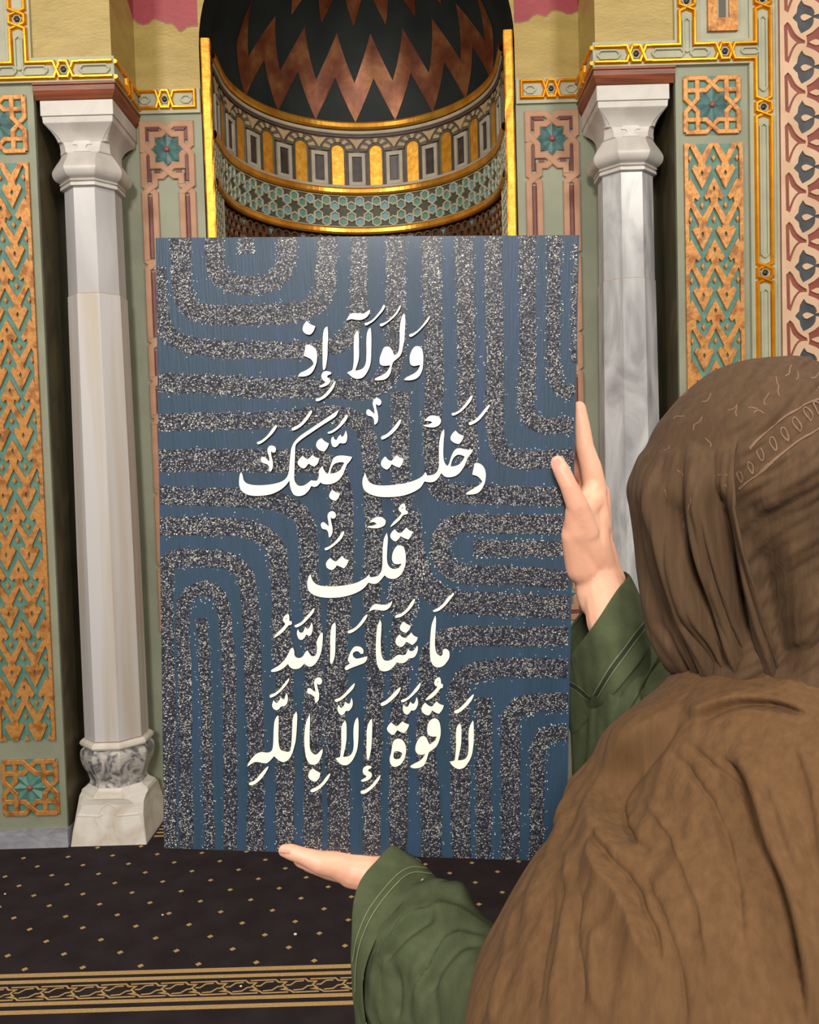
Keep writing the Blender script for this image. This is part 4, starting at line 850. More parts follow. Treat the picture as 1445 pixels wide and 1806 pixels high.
STRIPES = [
 (20, '434,412 435,430 436,448'), (33, '378,412 379,455 388,487 410,501 440,503 470,500 493,487 505,455 508,412'),
 (36, '319,412 320,500 328,532 346,550 392,555 453,555 514,553 553,541 571,514 576,471 578,412'),
 (30, '277,470 281,532 290,578 310,599 346,611 407,617 468,617 514,618 560,615 600,605 622,580 632,545 633,480 634,412'),
 (35, '276,675 346,677 407,680 453,685 514,684 575,684 640,688 673,676 692,648 699,600 699,532 699,471 698,412'),
 (31, '278,745 361,743 422,743 514,738 575,731 615,736 640,752 652,790 656,850 659,910 658,970 656,1040 660,1120 662,1200 658,1300 656,1400 656,1512'),
 (40, '278,812 392,812 483,813 550,814 585,828 600,861 603,900 603,960 600,1050 594,1120 592,1200 590,1290 596,1380 598,1512'),
 (32, '278,873 361,876 453,880 498,887 529,906 541,935 545,972 546,1035 551,1098 554,1177 551,1256 551,1335 552,1508'),
 (32, '278,928 346,928 422,931 462,942 486,966 493,1003 495,1066 497,1130 502,1224 503,1350 503,1506'),
 (30, '297,1500 296,1300 293,1180 291,1080 290,1015 300,990 325,983 365,984 406,990 432,1014 439,1050 444,1130 448,1224 451,1319 451,1504'),
 (24, '329,1500 327,1320 325,1192 322,1098 326,1060 345,1041 370,1040 391,1060 400,1130 405,1224 406,1350 406,1502'),
 (18, '356,1090 361,1192 365,1319 370,1500'),
 (33, '762,412 762,501 765,593 766,684 763,745 765,800 768,850 788,868 853,872 914,874 1008,876'),
 (31, '818,412 820,501 823,593 823,684 826,760 826,826'),
 (31, '870,412 871,501 873,593 873,684 873,750 880,790 903,809 944,811 990,807 1012,808'),
 (29, '932,412 931,471 932,532 931,623 928,684 930,728 948,748 975,750 1012,750'),
 (23, '978,412 977,501 976,593 976,650 985,682 1012,696'),
 (8, '1016,430 1014,520 1013,640'),
 (33, '1002,926 950,925 860,924 815,921 787,936 776,958 780,985 797,1005 830,1014 870,1014 934,1016 1003,1024'),
 (26, '835,966 900,967 1003,968'),
 (30, '708,690 706,760 708,850 712,890 716,950 722,1000'),
 (40, '718,900 726,960 738,1005 760,1040 800,1060 850,1064 920,1067 1004,1071'),
 (50, '722,990 716,1040 706,1080'),
 (31, '720,1040 708,1100 705,1170 705,1234 703,1365 702,1514'),
 (35, '1002,1122 920,1122 850,1121 795,1125 765,1146 756,1180 757,1240 752,1320 760,1430 762,1516'),
 (33, '1002,1178 934,1177 868,1179 828,1188 810,1212 811,1260 812,1330 812,1430 815,1518'),
 (27, '852,1230 853,1330 853,1430 854,1520'),
 (33, '1002,1238 934,1240 910,1252 900,1282 901,1365 900,1522'),
 (26, '1001,1293 970,1294 952,1308 947,1365 945,1522'),
]
def clip01(P):
    for x, kp in ((0.0004, 1), (0.3996, -1)):
        if len(P) > 2: P = clip(P, x, kp)
    for y, kp in ((0.0004, 1), (0.5996, -1)):
        if len(P) > 2: P = clipz(P, y, kp)
    return P
for si, (w, txt) in enumerate(STRIPES):
    pts = spline([tuple(map(float, t.split(','))) for t in txt.split()], 9)
    L_, R_ = [], []
    for i, p in enumerate(pts):
        d = (pts[min(i + 1, len(pts) - 1)] - pts[max(i - 1, 0)]).normalized(); n = Vector((-d.y, d.x))
        L_.append(buv(*(p + n * (w / 2 + random.uniform(-1.6, 1.6))))); R_.append(buv(*(p - n * (w / 2 + random.uniform(-1.6, 1.6)))))
    mb = MB(); e = 0.00015 + 0.00002 * si; V = []; fs = []
    for i in range(len(L_) - 1):
        q = clip01([L_[i], L_[i + 1], R_[i + 1], R_[i]])
        if len(q) > 2: k = len(V); V += [B_(a, b, e) for a, b in q]; fs.append(tuple(range(k, k + len(q))))
    mb.add(V, fs)
    o = mb.build('glitter_stripe', 'glitter', canvas)
# stray flakes beside the stripes
fk = MB()
for _ in range(2000):
    w, txt = random.choice(STRIPES); pts = [tuple(map(float, t.split(','))) for t in txt.split()]; i = random.randrange(len(pts) - 1); t = random.random()
    a, b = Vector(pts[i]), Vector(pts[i + 1]); d = (b - a).normalized(); n = Vector((-d.y, d.x)); p = a.lerp(b, t) + n * random.choice((-1, 1)) * (w / 2 + abs(random.gauss(0, 3.2)))
    u, v = buv(p.x, p.y)
    if 0.001 < u < 0.399 and 0.001 < v < 0.599:
        r = random.uniform(0.00025, 0.0006); an = random.random() * 6.28
        fk.add([B_(u + r * math.cos(an + q), v + r * math.sin(an + q), 0.0009 + random.uniform(-.0002, .0002)) for q in (0, 1.9, 3.6, 5.0)], [(0, 1, 2, 3)])
fk.build('stray_flakes', 'letter_cream', canvas, kind='stuff')
for nm, ox, oy, sc, out, holes in GLYPHS:
    lo = [buv(*p) for p in catmull(out, ox, oy, sc, 4)]; hs = [[buv(*p) for p in catmull(h, ox, oy, sc, 3)] for h in holes]
    g = MB(); g.n = 8; g.poly([lo] + hs, B_, 0.0004, 0.0032, mside=1); g.build(nm, ['letter_cream', 'letter_edge'], canvas)
# ================================================================ the person holding the board
PO = Vector((0.27, 0.55, 0.0))
person = empty('person', PO); tag(person, 'person in brown headscarf and green robe seen from behind holding up the blue board', 'person')
def P_(x, y, Y): return at_y(x, y, Y)
def tcaps(mb, p0, r0, p1, r1, seg=14):
    p0, p1 = Vector(p0), Vector(p1); d = p1 - p0; L = d.length
    if L < 1e-5: ball(mb, p0, r0); return
    z = d / L; x = z.orthogonal().normalized(); y = z.cross(x); prof = []
    for i in range(5): a = -math.pi / 2 + i * math.pi / 10; prof.append((r0 * math.sin(a), r0 * math.cos(a)))
    prof.append((0, r0)); prof.append((L, r1))
    for i in range(1, 6): a = i * math.pi / 10; prof.append((L + r1 * math.sin(a), r1 * math.cos(a)))
    V = []; 
    for t, r in prof:
        for j in range(seg): a = 2 * math.pi * j / seg; V.append(p0 + z * t + (x * math.cos(a) + y * math.sin(a)) * max(r, 1e-5))
    n = len(prof); mb.add(V, [(i * seg + j, i * seg + (j + 1) % seg, (i + 1) * seg + (j + 1) % seg, (i + 1) * seg + j) for i in range(n - 1) for j in range(seg)] + [tuple(range(seg)), tuple((n - 1) * seg + j for j in range(seg))])
def remeshed(mb, voxel, smooth=3):
    me = bpy.data.meshes.new('tmp'); me.from_pydata(mb.v, [], mb.f)
    bm = bmesh.new(); bm.from_mesh(me); bmesh.ops.recalc_face_normals(bm, faces=bm.faces); bm.to_mesh(me); bm.free()
    o = bpy.data.objects.new('tmp', me); COL.objects.link(o)
    r = o.modifiers.new('r', 'REMESH'); r.mode = 'VOXEL'; r.voxel_size = voxel
    s = o.modifiers.new('s', 'SMOOTH'); s.iterations = smooth; s.factor = 0.5
    dg = bpy.context.evaluated_depsgraph_get(); ev = o.evaluated_get(dg).to_mesh()
    v = [tuple(p.co) for p in ev.vertices]; f = [tuple(p.vertices) for p in ev.polygons]
    bpy.data.objects.remove(o); return v, f
def chain(mb, pts):
    for (a, ra), (b, rb) in zip(pts, pts[1:]): tcaps(mb, a, ra, b, rb)
body = MB()
# --- trunk, head, legs
tb = MB()
hx, hy = 0.268, 0.605
chain(tb, [((0.28, 0.56, 0.86), 0.125), ((0.278, 0.56, 1.0), 0.105), ((0.275, 0.555, 1.16), 0.108), ((0.272, 0.555, 1.22), 0.085), ((0.268, 0.585, 1.33), 0.046), ((hx, hy + 0.005, 1.40), 0.046)])
chain(tb, [((0.185, 0.575, 1.215), 0.05), ((0.275, 0.57, 1.235), 0.06), ((0.39, 0.57, 1.22), 0.05)])
for c, r, sc in (((hx, hy + .006, 1.478), 0.088, (.82, .95, 1.10)), ((hx, hy + .035, 1.43), 0.06, (.95, .95, 1.0)), ((hx, hy + .062, 1.405), 0.024, (1.2, 1, 1))): ball(tb, c, r, 20, 14, sc)
tcaps(tb, (hx, hy + .088, 1.475), .008, (hx, hy + .108, 1.452), .0115)                                     # nose
for sx in (-1, 1):
    tcaps(tb, (hx + sx * .012, hy + .092, 1.449), .007, (hx, hy + .096, 1.449), .008)
    tcaps(tb, (hx + sx * .018, hy + .080, 1.495), .007, (hx + sx * .046, hy + .066, 1.495), .006)          # brow
    ball(tb, (hx + sx * .077, hy + .0, 1.468), 0.022, 10, 8, (.35, .7, 1.25))                              # ear
for sx in (-1, 1):
    x = 0.28 + sx * 0.085
    chain(tb, [((x, .56, .85), .088), ((x, .57, .47), .052), ((x, .555, .34), .053), ((x, .545, .10), .036), ((x, .55, .055), .036)])
    chain(tb, [((x, .53, .035), .033), ((x + sx * .01, .66, .028), .030), ((x + sx * .012, .70, .024), .022)])
# arms above the wrists
RW_ = P_(1056, 1010, .803); RE = Vector((.240, .725, 1.200)); RS = Vector((.40, .575, 1.22))
LW_ = P_(668, 1543, .815); LE = Vector((.078, .665, 1.05)); LS = Vector((.185, .575, 1.215))
chain(tb, [(RS, .045), (RE, .029), (RE.lerp(RW_, .35), .030), (RE.lerp(RW_, .8), .026)])
chain(tb, [(LS, .05), (LE, .038), (LE.lerp(LW_, .35), .036), (LE.lerp(LW_, .8), .025)])
v, f = remeshed(tb, 0.006, 4); body.add(v, f)
# --- right hand: thumb on the front of the board, fingers behind its right edge
rh = MB(); Q = P_
chain(rh, [(RE.lerp(RW_, .45), .029), (Q(1082, 1092, .785), .0255), (Q(1056, 1010, .803), .0185)])
chain(rh, [(Q(1092, 1085, .800), .021), (Q(1068, 1010, .812), .0165), (Q(1058, 965, .812), .0150)])
chain(rh, [(Q(1056, 1010, .803), .0185), (Q(1044, 965, .800), .0185), (Q(1046, 905, .806), .0135), (Q(1052, 862, .812), .0100)])
chain(rh, [(Q(1054, 1000, .806), .017), (Q(1060, 940, .812), .0115), (Q(1061, 868, .818), .0085)])
chain(rh, [(Q(1046, 985, .798), .017), (Q(1022, 938, .786), .0150), (Q(1018, 905, .780), .0115)])
chain(rh, [(Q(1040, 975, .80), .018), (Q(1030, 905, .795), .0135), (Q(1044, 862, .806), .0095)])
# thumb
chain(rh, [(Q(1030, 940, .786), .0145), (Q(1019, 893, .776), .0105), (Q(1003, 856, .774), .0084), (Q(991, 830, .776), .0082), (Q(984, 816, .778), .0070)])
# fingers
chain(rh, [(Q(1050, 866, .812), .0118), (Q(1043, 826, .809), .0106), (Q(1032, 790, .808), .0090), (Q(1027, 752, .808), .0079), (Q(1022, 719, .808), .0066)])
chain(rh, [(Q(1030, 1000, .798), .018), (Q(1016, 945, .788), .0140), (Q(1024, 905, .790), .0135), (Q(1048, 880, .806), .0125), (Q(1056, 930, .808), .0130)])
ball(rh, Q(1040, 925, .802), .019, 16, 12, (1.05, .62, 1.5)); ball(rh, Q(1045, 985, .802), .0165, 16, 12, (1.05, .75, 1.7)); ball(rh, Q(1054, 1030, .800), .0215, 16, 12, (1, .8, 1.7))
chain(rh, [(Q(1056, 868, .822), .0098), (Q(1036, 812, .832), .0082), (Q(1002, 776, .826), .0074), (Q(985, 752, .817), .0064)])
chain(rh, [(Q(1060, 885, .832), .0095), (Q(1030, 842, .846), .0080), (Q(995, 812, .834), .0072), (Q(975, 795, .8195), .0062)])
chain(rh, [(Q(1062, 905, .838), .0088), (Q(1030, 880, .852), .0070), (Q(1002, 858, .838), .0062), (Q(988, 848, .8225), .0055)])
for a in ((1056, 868, .822), (1060, 885, .832), (1062, 905, .838)): tcaps(rh, Q(*a), .0096, Q(1056, 985, .812), .014)
v, f = remeshed(rh, 0.0014, 14); body.add(v, f)
# --- left hand: lower edge of the board rests in it
lh = MB()
chain(lh, [(LE.lerp(LW_, .45), .034), (Q(700, 1556, .800), .0235), (Q(662, 1541, .818), .0185)])
chain(lh, [(Q(690, 1550, .83), .018), (Q(640, 1540, .836), .0150), (Q(585, 1528, .848), .0110)])
chain(lh, [(Q(662, 1541, .818), .0185), (Q(622, 1534, .820), .0178), (Q(592, 1525, .815), .0132), (Q(565, 1521, .811), .0112), (Q(534, 1509, .810), .0082), (Q(512, 1502, .811), .0078), (Q(502, 1500, .812), .0064)])
chain(lh, [(Q(640, 1540, .83), .0165), (Q(600, 1533, .838), .0130), (Q(570, 1527, .845), .0105)])
for i, (x0, y0, Y_, x1, y1, x2, y2, r) in enumerate(((566, 1524, .850, 528, 1508, 508, 1478, .0086), (572, 1530, .866, 532, 1516, 512, 1484, .0086), (582, 1536, .882, 545, 1524, 524, 1492, .0082), (596, 1542, .895, 566, 1534, 548, 1504, .0072))):
    chain(lh, [(Q(650, 1542, .832), .0150), (Q(x0, y0, Y_), r * 1.15), (Q(x1, y1, Y_ + .010), r), (Q(x2, y2, Y_ + .002), r * .85), (Q(x2 - 4, y2 - 16, Y_ - .006), r * .72)])
v, f = remeshed(lh, 0.0014, 9); body.add(v, f)
body.v = [(a, b, max(c, 0.006)) for a, b, c in body.v]
ob = body.build('body', 'skin', person, smooth=True)
# nails, eyes, lips
def nail(c, r, nrm, up, name='nail'):
    mb = MB(); n = Vector(nrm).normalized(); u = Vector(up).normalized(); s_ = n.cross(u).normalized(); V = []
    for i in range(7):
        for j in range(7):
            a = (i / 6 * 2 - 1); b = (j / 6 * 2 - 1); sx = a * (1 - 0.18 * b * b); V.append(Vector(c) + s_ * sx * r * .82 + u * b * r * 1.05 - n * (a * a * r * .42 + max(0, -b) ** 2 * 0) )
    mb.add(V, [(i * 7 + j, i * 7 + j + 1, i * 7 + 8 + j, i * 7 + 7 + j) for i in range(6) for j in range(6)]); return mb.build(name, 'nail', ob, smooth=True)
nail(Q(983, 822, .7695) , .0058, (-.15, -1, .05), (-.35, 0, 1), 'thumb_nail')
nail(Q(502, 1505, .8038), .0048, (-.25, -1, -.55), (-1, .1, .15), 'thumb_nail')
ey = MB(); ep = MB(); lp = MB()
for sx in (-1, 1):
    ey = MB(); ep = MB(); ball(ey, (hx + sx * .031, hy + .074, 1.478), .0125, 12, 8); ball(ep, (hx + sx * .030, hy + .083, 1.478), .006, 10, 6, (1, .8, 1))
    eo_ = ey.build('eye', 'eye_white', ob, True); ep.build('iris', 'eye_dark', ob, True)
tcaps(lp, (hx - .018, hy + .089, 1.424), .0045, (hx, hy + .096, 1.425), .0058); tcaps(lp, (hx + .018, hy + .089, 1.424), .0045, (hx, hy + .096, 1.425), .0058)
lp.build('lips', 'lips', ob, True)
for sx in (-1, 1):
    sh = MB(); x = 0.28 + sx * .085; chain(sh, [((x, .50, .034), .036), ((x + sx * .01, .62, .032), .040), ((x + sx * .012, .71, .026), .030)]); v, f = remeshed(sh, .005, 3); v = [(a, b, max(c, 0.0008)) for a, b, c in v]; s2 = MB(); s2.add(v, f); s2.build('shoe', 'shoe_black', person, True)
# --- cloth helpers
def polydist(X, Y, pts):
    """distance, side and run along a picture polyline for arrays of picture points"""
    best = np.full(X.shape, 1e9); sd = np.zeros(X.shape); tt = np.zeros(X.shape); n = len(pts) - 1
    for i in range(n):
        ax, ay = pts[i]; bx, by = pts[i + 1]; dx, dy = bx - ax, by - ay; L2 = dx * dx + dy * dy
        t = np.clip(((X - ax) * dx + (Y - ay) * dy) / L2, 0, 1); qx, qy = X - ax - t * dx, Y - ay - t * dy; d = np.hypot(qx, qy); m = d < best
        best = np.where(m, d, best); sd = np.where(m, np.sign(dx * (Y - ay) - dy * (X - ax)), sd); tt = np.where(m, (i + t) / n, tt)
    return best, sd, tt
def folds(P, spec):
    X, Y = project(P); D = np.zeros(X.shape)
    for kind, A, s1, s2, pts in spec:
        pts = [(p.x, p.y) for p in spline(pts, 4)]
        d, sd, t = polydist(X, Y, pts); win = np.clip(np.minimum(t, 1 - t) / 0.24, 0, 1); win = win * win * (3 - 2 * win)
        if kind == 'ridge': D += A * win * np.exp(-(d / s1) ** 2)
        else: D += np.where(sd > 0, A * np.exp(-(d / s2) ** 1.3), A * np.exp(-(d / 5.0) ** 2) - A * .5 * np.exp(-((d - s1) / (s1 * .6)) ** 2) * np.clip(d / 5, 0, 1)) * win
    return D
def grid_mesh(P, name, m, parent, closed=True, skip=None, thick=0.0, label=None):
    r, c = P.shape[:2]; V = (P - np.array(PO)).reshape(-1, 3); F_ = []
    for i in range(r - 1):
        for j in range(c if closed else c - 1):
            if skip is not None and skip[i, j]: continue
            k = (j + 1) % c; F_.append((i * c + j, i * c + k, (i + 1) * c + k, (i + 1) * c + j))
    me = bpy.data.meshes.new(name); me.from_pydata([tuple(p) for p in V], [], F_); me.materials.append(MATS[m])
    me.polygons.foreach_set('use_smooth', [True] * len(me.polygons)); o = bpy.data.objects.new(name, me); link(o, parent)
    if thick: s = o.modifiers.new('thickness', 'SOLIDIFY'); s.thickness = thick; s.offset = 0
    if label: o['label'] = label
    return o
def cloth(name, c1, c2, c3, fine=260, stretch=(1, 1, .12), rough=.85, bump=.5, big=7, rot=(0, 0, 0)):
    m = bpy.data.materials.new(name); m.use_nodes = True; N = m.node_tree.nodes; L = m.node_tree.links; b = N['Principled BSDF']
    b.inputs['Roughness'].default_value = rough; b.inputs['Specular IOR Level'].default_value = .2; b.inputs['Sheen Weight'].default_value = .02
    tc = N.new('ShaderNodeTexCoord'); mp = N.new('ShaderNodeMapping'); mp.inputs['Scale'].default_value = stretch; mp.inputs['Rotation'].default_value = rot; L.new(tc.outputs['Object'], mp.inputs[0])
    n = N.new('ShaderNodeTexNoise'); n.inputs['Scale'].default_value = fine; n.inputs['Detail'].default_value = 5; n.inputs['Distortion'].default_value = .15; L.new(mp.outputs[0], n.inputs['Vector'])
    n2 = N.new('ShaderNodeTexNoise'); n2.inputs['Scale'].default_value = big; n2.inputs['Detail'].default_value = 3; L.new(tc.outputs['Object'], n2.inputs['Vector'])
    r = N.new('ShaderNodeValToRGB'); r.color_ramp.elements[0].position = .3; r.color_ramp.elements[0].color = lin(c1); r.color_ramp.elements[1].position = .7; r.color_ramp.elements[1].color = lin(c2); L.new(n.outputs['Fac'], r.inputs[0])
    mx = N.new('ShaderNodeMix'); mx.data_type = 'RGBA'; mx.inputs['B'].default_value = lin(c3); L.new(r.outputs[0], mx.inputs['A'])
    r2 = N.new('ShaderNodeValToRGB'); r2.color_ramp.elements[0].position = .45; r2.color_ramp.elements[1].position = .7; r2.color_ramp.elements[1].color = (.6, .6, .6, 1); L.new(n2.outputs['Fac'], r2.inputs[0]); L.new(r2.outputs[0], mx.inputs['Factor']); L.new(mx.outputs['Result'], b.inputs['Base Color'])
    n3 = N.new('ShaderNodeTexNoise'); n3.inputs['Scale'].default_value = fine * .45; n3.inputs['Detail'].default_value = 4; n3.inputs['Distortion'].default_value = .25; L.new(mp.outputs[0], n3.inputs['Vector'])
    ad = N.new('ShaderNodeMath'); ad.operation = 'MULTIPLY_ADD'; ad.inputs[1].default_value = .35; L.new(n.outputs['Fac'], ad.inputs[0]); L.new(n3.outputs['Fac'], ad.inputs[2])
    bp = N.new('ShaderNodeBump'); bp.inputs['Strength'].default_value = bump; bp.inputs['Distance'].default_value = .004; L.new(ad.outputs[0], bp.inputs['Height']); L.new(bp.outputs[0], b.inputs['Normal'])
    MATS[name] = m
cloth('scarf_brown', (82, 60, 41), (102, 76, 52), (94, 70, 49), 90, (1, 1, .10), bump=.55)
cloth('scarf_brown_wrap', (80, 60, 43), (94, 72, 51), (86, 66, 48), 190, (1, 1, .06), bump=.5, rot=(0, 1.0, 0))
cloth('scarf_brown_shawl', (94, 68, 43), (108, 79, 51), (100, 74, 47), 190, (1, 1, .04), bump=.45, rot=(0, -.12, 0))
# --- green robe down to the floor
def ring_surface(rows, ncol, pw=2.0, a0=0.0):
    rows = np.array(rows, float); out = []
    th = np.linspace(0, 2 * math.pi, ncol, endpoint=False) + a0; c, s = np.cos(th), np.sin(th)
    ce = np.sign(c) * np.abs(c) ** (2 / pw); se = np.sign(s) * np.abs(s) ** (2 / pw)
    for z, xl, xr, yb, yf in rows: out.append(np.stack([(xl + xr) / 2 + (xr - xl) / 2 * ce, (yb + yf) / 2 + (yf - yb) / 2 * se, np.full(ncol, z)], 1))
    return np.array(out), th
def resample(rows, n):
    rows = np.array(rows, float); t = np.linspace(0, len(rows) - 1, n); i = np.clip(t.astype(int), 0, len(rows) - 2); f = (t - i)[:, None]
    a, b = rows[i], rows[i + 1]; m0 = (rows[np.clip(i + 1, 0, len(rows) - 1)] - rows[np.clip(i - 1, 0, len(rows) - 1)]) / 2; m1 = (rows[np.clip(i + 2, 0, len(rows) - 1)] - rows[i]) / 2
    return (2 * f ** 3 - 3 * f ** 2 + 1) * a + (f ** 3 - 2 * f ** 2 + f) * m0 + (-2 * f ** 3 + 3 * f ** 2) * b + (f ** 3 - f ** 2) * m1
R_, th = ring_surface(resample([(1.335, .215, .325, .50, .63), (1.29, .17, .39, .49, .64), (1.24, .135, .43, .475, .655), (1.1, .12, .43, .445, .67), (.95, .11, .45, .42, .70), (.7, .07, .49, .39, .73), (.35, .03, .53, .35, .77), (.03, 0, .56, .32, .80)], 90), 160, 2.2)
Z = R_[..., 2]; R_[..., :2] += (np.sin(th * 9 + 1.3)[None, :] * .012 * np.clip((1.15 - Z) / .8, 0, 1))[..., None] * np.stack([np.cos(th), np.sin(th)], 1)[None]
grid_mesh(R_, 'robe', 'abaya_green', person, thick=.0015)
# --- shawl over the shoulders
S_ = [(1.380, .222, .318, .545, .645), (1.364, .204, .340, .512, .66), (1.345, .180, .395, .470, .670), (1.318, .156, .430, .445, .675), (1.285, .136, .452, .420, .680), (1.255, .102, .470, .402, .685), (1.222, .073, .490, .390, .688), (1.19, .052, .505, .382, .69), (1.15, .032, .52, .376, .69), (1.08, .022, .53, .370, .69), (.98, .015, .54, .366, .69), (.88, .010, .545, .362, .69)]
SH, th = ring_surface(resample(S_, 300), 620, 2.1)
C_ = SH.mean(1, keepdims=True); nr = SH - C_; nr[..., 2] = 0; nr /= np.linalg.norm(nr, axis=2, keepdims=True); nr[..., 2] = .35; nr /= np.linalg.norm(nr, axis=2, keepdims=True)
spec = [
 ('fold', .014, 16, 60, [(1215, 1235), (1165, 1290), (1110, 1355), (1078, 1410), (1076, 1450), (1100, 1490), (1150, 1530)]),
 ('ridge', .008, 26, 0, [(1225, 1205), (1160, 1270), (1090, 1335), (1045, 1390), (1030, 1450)]),
 ('fold', -.013, 20, 70, [(1262, 1330), (1300, 1362), (1326, 1420), (1350, 1500), (1380, 1575), (1400, 1660), (1413, 1740), (1418, 1830)]),
 ('fold', .008, 14, 40, [(1055, 1470), (1080, 1530), (1112, 1590), (1140, 1650), (1155, 1720)]),
 ('ridge', .007, 12, 0, [(1040, 1400), (1015, 1450), (985, 1500), (950, 1570), (915, 1650)]),
 ('ridge', -.006, 9, 0, [(1000, 1455), (975, 1490), (960, 1530)]),
 ('fold', .008, 12, 34, [(1445, 1262), (1380, 1236), (1310, 1232), (1250, 1250), (1215, 1275)]),
 ('ridge', .005, 18, 0, [(1290, 1310), (1360, 1380), (1400, 1480), (1430, 1600)]),
 ('ridge', .004, 10, 0, [(1020, 1480), (1010, 1580), (990, 1700), (970, 1806)]), ('ridge', .004, 9, 0, [(930, 1560), (900, 1660), (880, 1760), (870, 1830)]),
 ('ridge', -.003, 7, 0, [(1160, 1300), (1230, 1380), (1270, 1480), (1300, 1600), (1310, 1720)]), ('ridge', -.003, 6, 0, [(1200, 1300), (1290, 1390), (1330, 1520)]),
 ('ridge', .003, 6, 0, [(1135, 1400), (1190, 1480), (1235, 1600), (1260, 1740)]), ('ridge', -.003, 6, 0, [(1120, 1520), (1170, 1620), (1200, 1740), (1210, 1830)]),
 ('ridge', .004, 12, 0, [(1060, 1620), (1050, 1700), (1060, 1806)]), ('ridge', -.0035, 7, 0, [(1030, 1560), (1020, 1660), (1030, 1800)]),
 ('ridge', -.003, 6, 0, [(985, 1560), (960, 1660), (945, 1800)]), ('ridge', .003, 8, 0, [(1400, 1290), (1440, 1400), (1460, 1560)])]
D = folds(SH, spec); rngz = np.linspace(0, 1, SH.shape[0])[:, None]
D += (.0012 * np.sin(th[None] * 23 + 4 * np.sin(rngz * 5)) + .0006 * np.sin(th[None] * 57 + 9 * np.sin(rngz * 4 + 1))) * np.clip(rngz * 3 - .3, 0, 1)
SH = SH + nr * D[..., None]
shawl = grid_mesh(SH, 'shawl', 'scarf_brown_shawl', person, thick=.0015)
# --- headscarf: close wrap, and the loose outer fall on the left
HT = [(636, 1340), (638, 1312), (644, 1285), (660, 1254), (697, 1211), (745, 1172), (785, 1152), (808, 1138), (830, 1130), (860, 1124), (900, 1126), (960, 1133), (1020, 1143), (1080, 1154), (1130, 1168), (1165, 1186), (1188, 1203), (1202, 1220), (1225, 1232), (1250, 1240)]
HYc = .60; HXc = 1352.0
rows_o, rows_i = [], []
for y, xl in HT:
    p = at_y(xl, y, HYc); a = (HXc - xl) * HYc / FPX; cx = at_y(HXc, y, HYc).x; z = p.z
    b = a * (1.12 if y < 1000 else 1.12 - .2 * (y - 1000) / 200)
    rows_o.append((z, cx - a, cx + a, HYc - b, HYc + b))
    g = max(0, (y - 790)) / 400 * .036 if y > 640 else 0; g = min(g, a * .45)
    ai, bi = max(a - g, min(a, .066) if y < 1100 else .062), max(b - g, min(b, .086) if y < 1100 else .088); rows_i.append((z, cx - ai, cx + ai, HYc - bi, HYc + bi))
def facehole(P): 
    X = P[..., 0] - hx; Yv = P[..., 1] - HYc; Zv = P[..., 2] - 1.462
    return ((X / .066) ** 2 + (Zv / .078) ** 2 < 1) & (Yv > 0)
HI, th = ring_surface(resample(rows_i, 220), 420, 2.05)
C_ = HI.mean(1, keepdims=True); nr = HI - C_; nr /= np.linalg.norm(nr, axis=2, keepdims=True) + 1e-9
X, Y = project(HI)
dg = (X * .62 + Y * .78)        # diagonal pleats of the tight wrap
D = .0011 * np.sin(dg / 7.5 + 2.2 * np.sin((X - Y) / 90)) + .0007 * np.sin(dg / 3.6 + 3 * np.sin((X - Y) / 60 + 1)) + .0022 * np.sin(dg / 21 + 1.3 * np.sin((X - Y) / 130))
D *= np.clip((X - 1230) / 90, 0.15, 1)
D += folds(HI, [('ridge', .006, 20, 0, [(1330, 900), (1400, 860), (1460, 800)]), ('ridge', -.013, 32, 0, [(1340, 930), (1352, 1000), (1364, 1070), (1382, 1140), (1400, 1240)]), ('ridge', .006, 22, 0, [(1400, 1160), (1430, 1080), (1470, 1020)])])
HI = HI + nr * D[..., None]
wrap = grid_mesh(HI, 'headscarf', 'scarf_brown_wrap', person, skip=facehole(HI), thick=.0015)
# outer fall: from its free edge (towards the viewer) round the left side to the cheek
edge = [(640, 1352), (700, 1330), (760, 1304), (810, 1296), (860, 1299), (920, 1305), (980, 1318), (1040, 1337), (1100, 1356), (1150, 1368), (1195, 1374)]
ey_, ex_ = zip(*edge); rO = resample(rows_o, 230); nC = 330; HO = []; TE = []
for z, xl, xr, yb, yf in rO:
    cx, cy, a, b = (xl + xr) / 2, (yb + yf) / 2, (xr - xl) / 2, (yf - yb) / 2
    tt = np.linspace(math.radians(168), math.radians(330), 3000); pts = np.stack([cx + a * np.cos(tt), cy + b * np.sin(tt), np.full(3000, z)], 1)
    px_, py_ = project(pts); tx = np.interp(py_, ey_, ex_); k = np.argmax(px_ > tx) if (px_ > tx).any() else 1500
    TE.append(tt[max(k, 5)])
TE = np.convolve(np.pad(TE, 9, mode='edge'), np.ones(19) / 19, 'valid')
for (z, xl, xr, yb, yf), te in zip(rO, TE):
    cx, cy, a, b = (xl + xr) / 2, (yb + yf) / 2, (xr - xl) / 2, (yf - yb) / 2; t_ = np.linspace(te, math.radians(128), nC); HO.append(np.stack([cx + a * np.cos(t_), cy + b * np.sin(t_), np.full(nC, z)], 1))
HO = np.array(HO); C_ = np.array([[(xl + xr) / 2, (yb + yf) / 2, 0] for z, xl, xr, yb, yf in rO])[:, None]; nr = HO - C_; nr[..., 2] = 0; nr /= np.linalg.norm(nr, axis=2, keepdims=True) + 1e-9
X, Y = project(HO)
fade = np.clip((Y - 745) / 240, 0, 1); fade = fade * fade * (3 - 2 * fade)
uu = (X - np.interp(Y, [600, 800, 900, 1000, 1100, 1190], [1100, 1112, 1108, 1122, 1145, 1195])) / np.interp(Y, [600, 800, 900, 1000, 1100, 1190], [250, 190, 195, 205, 205, 178])
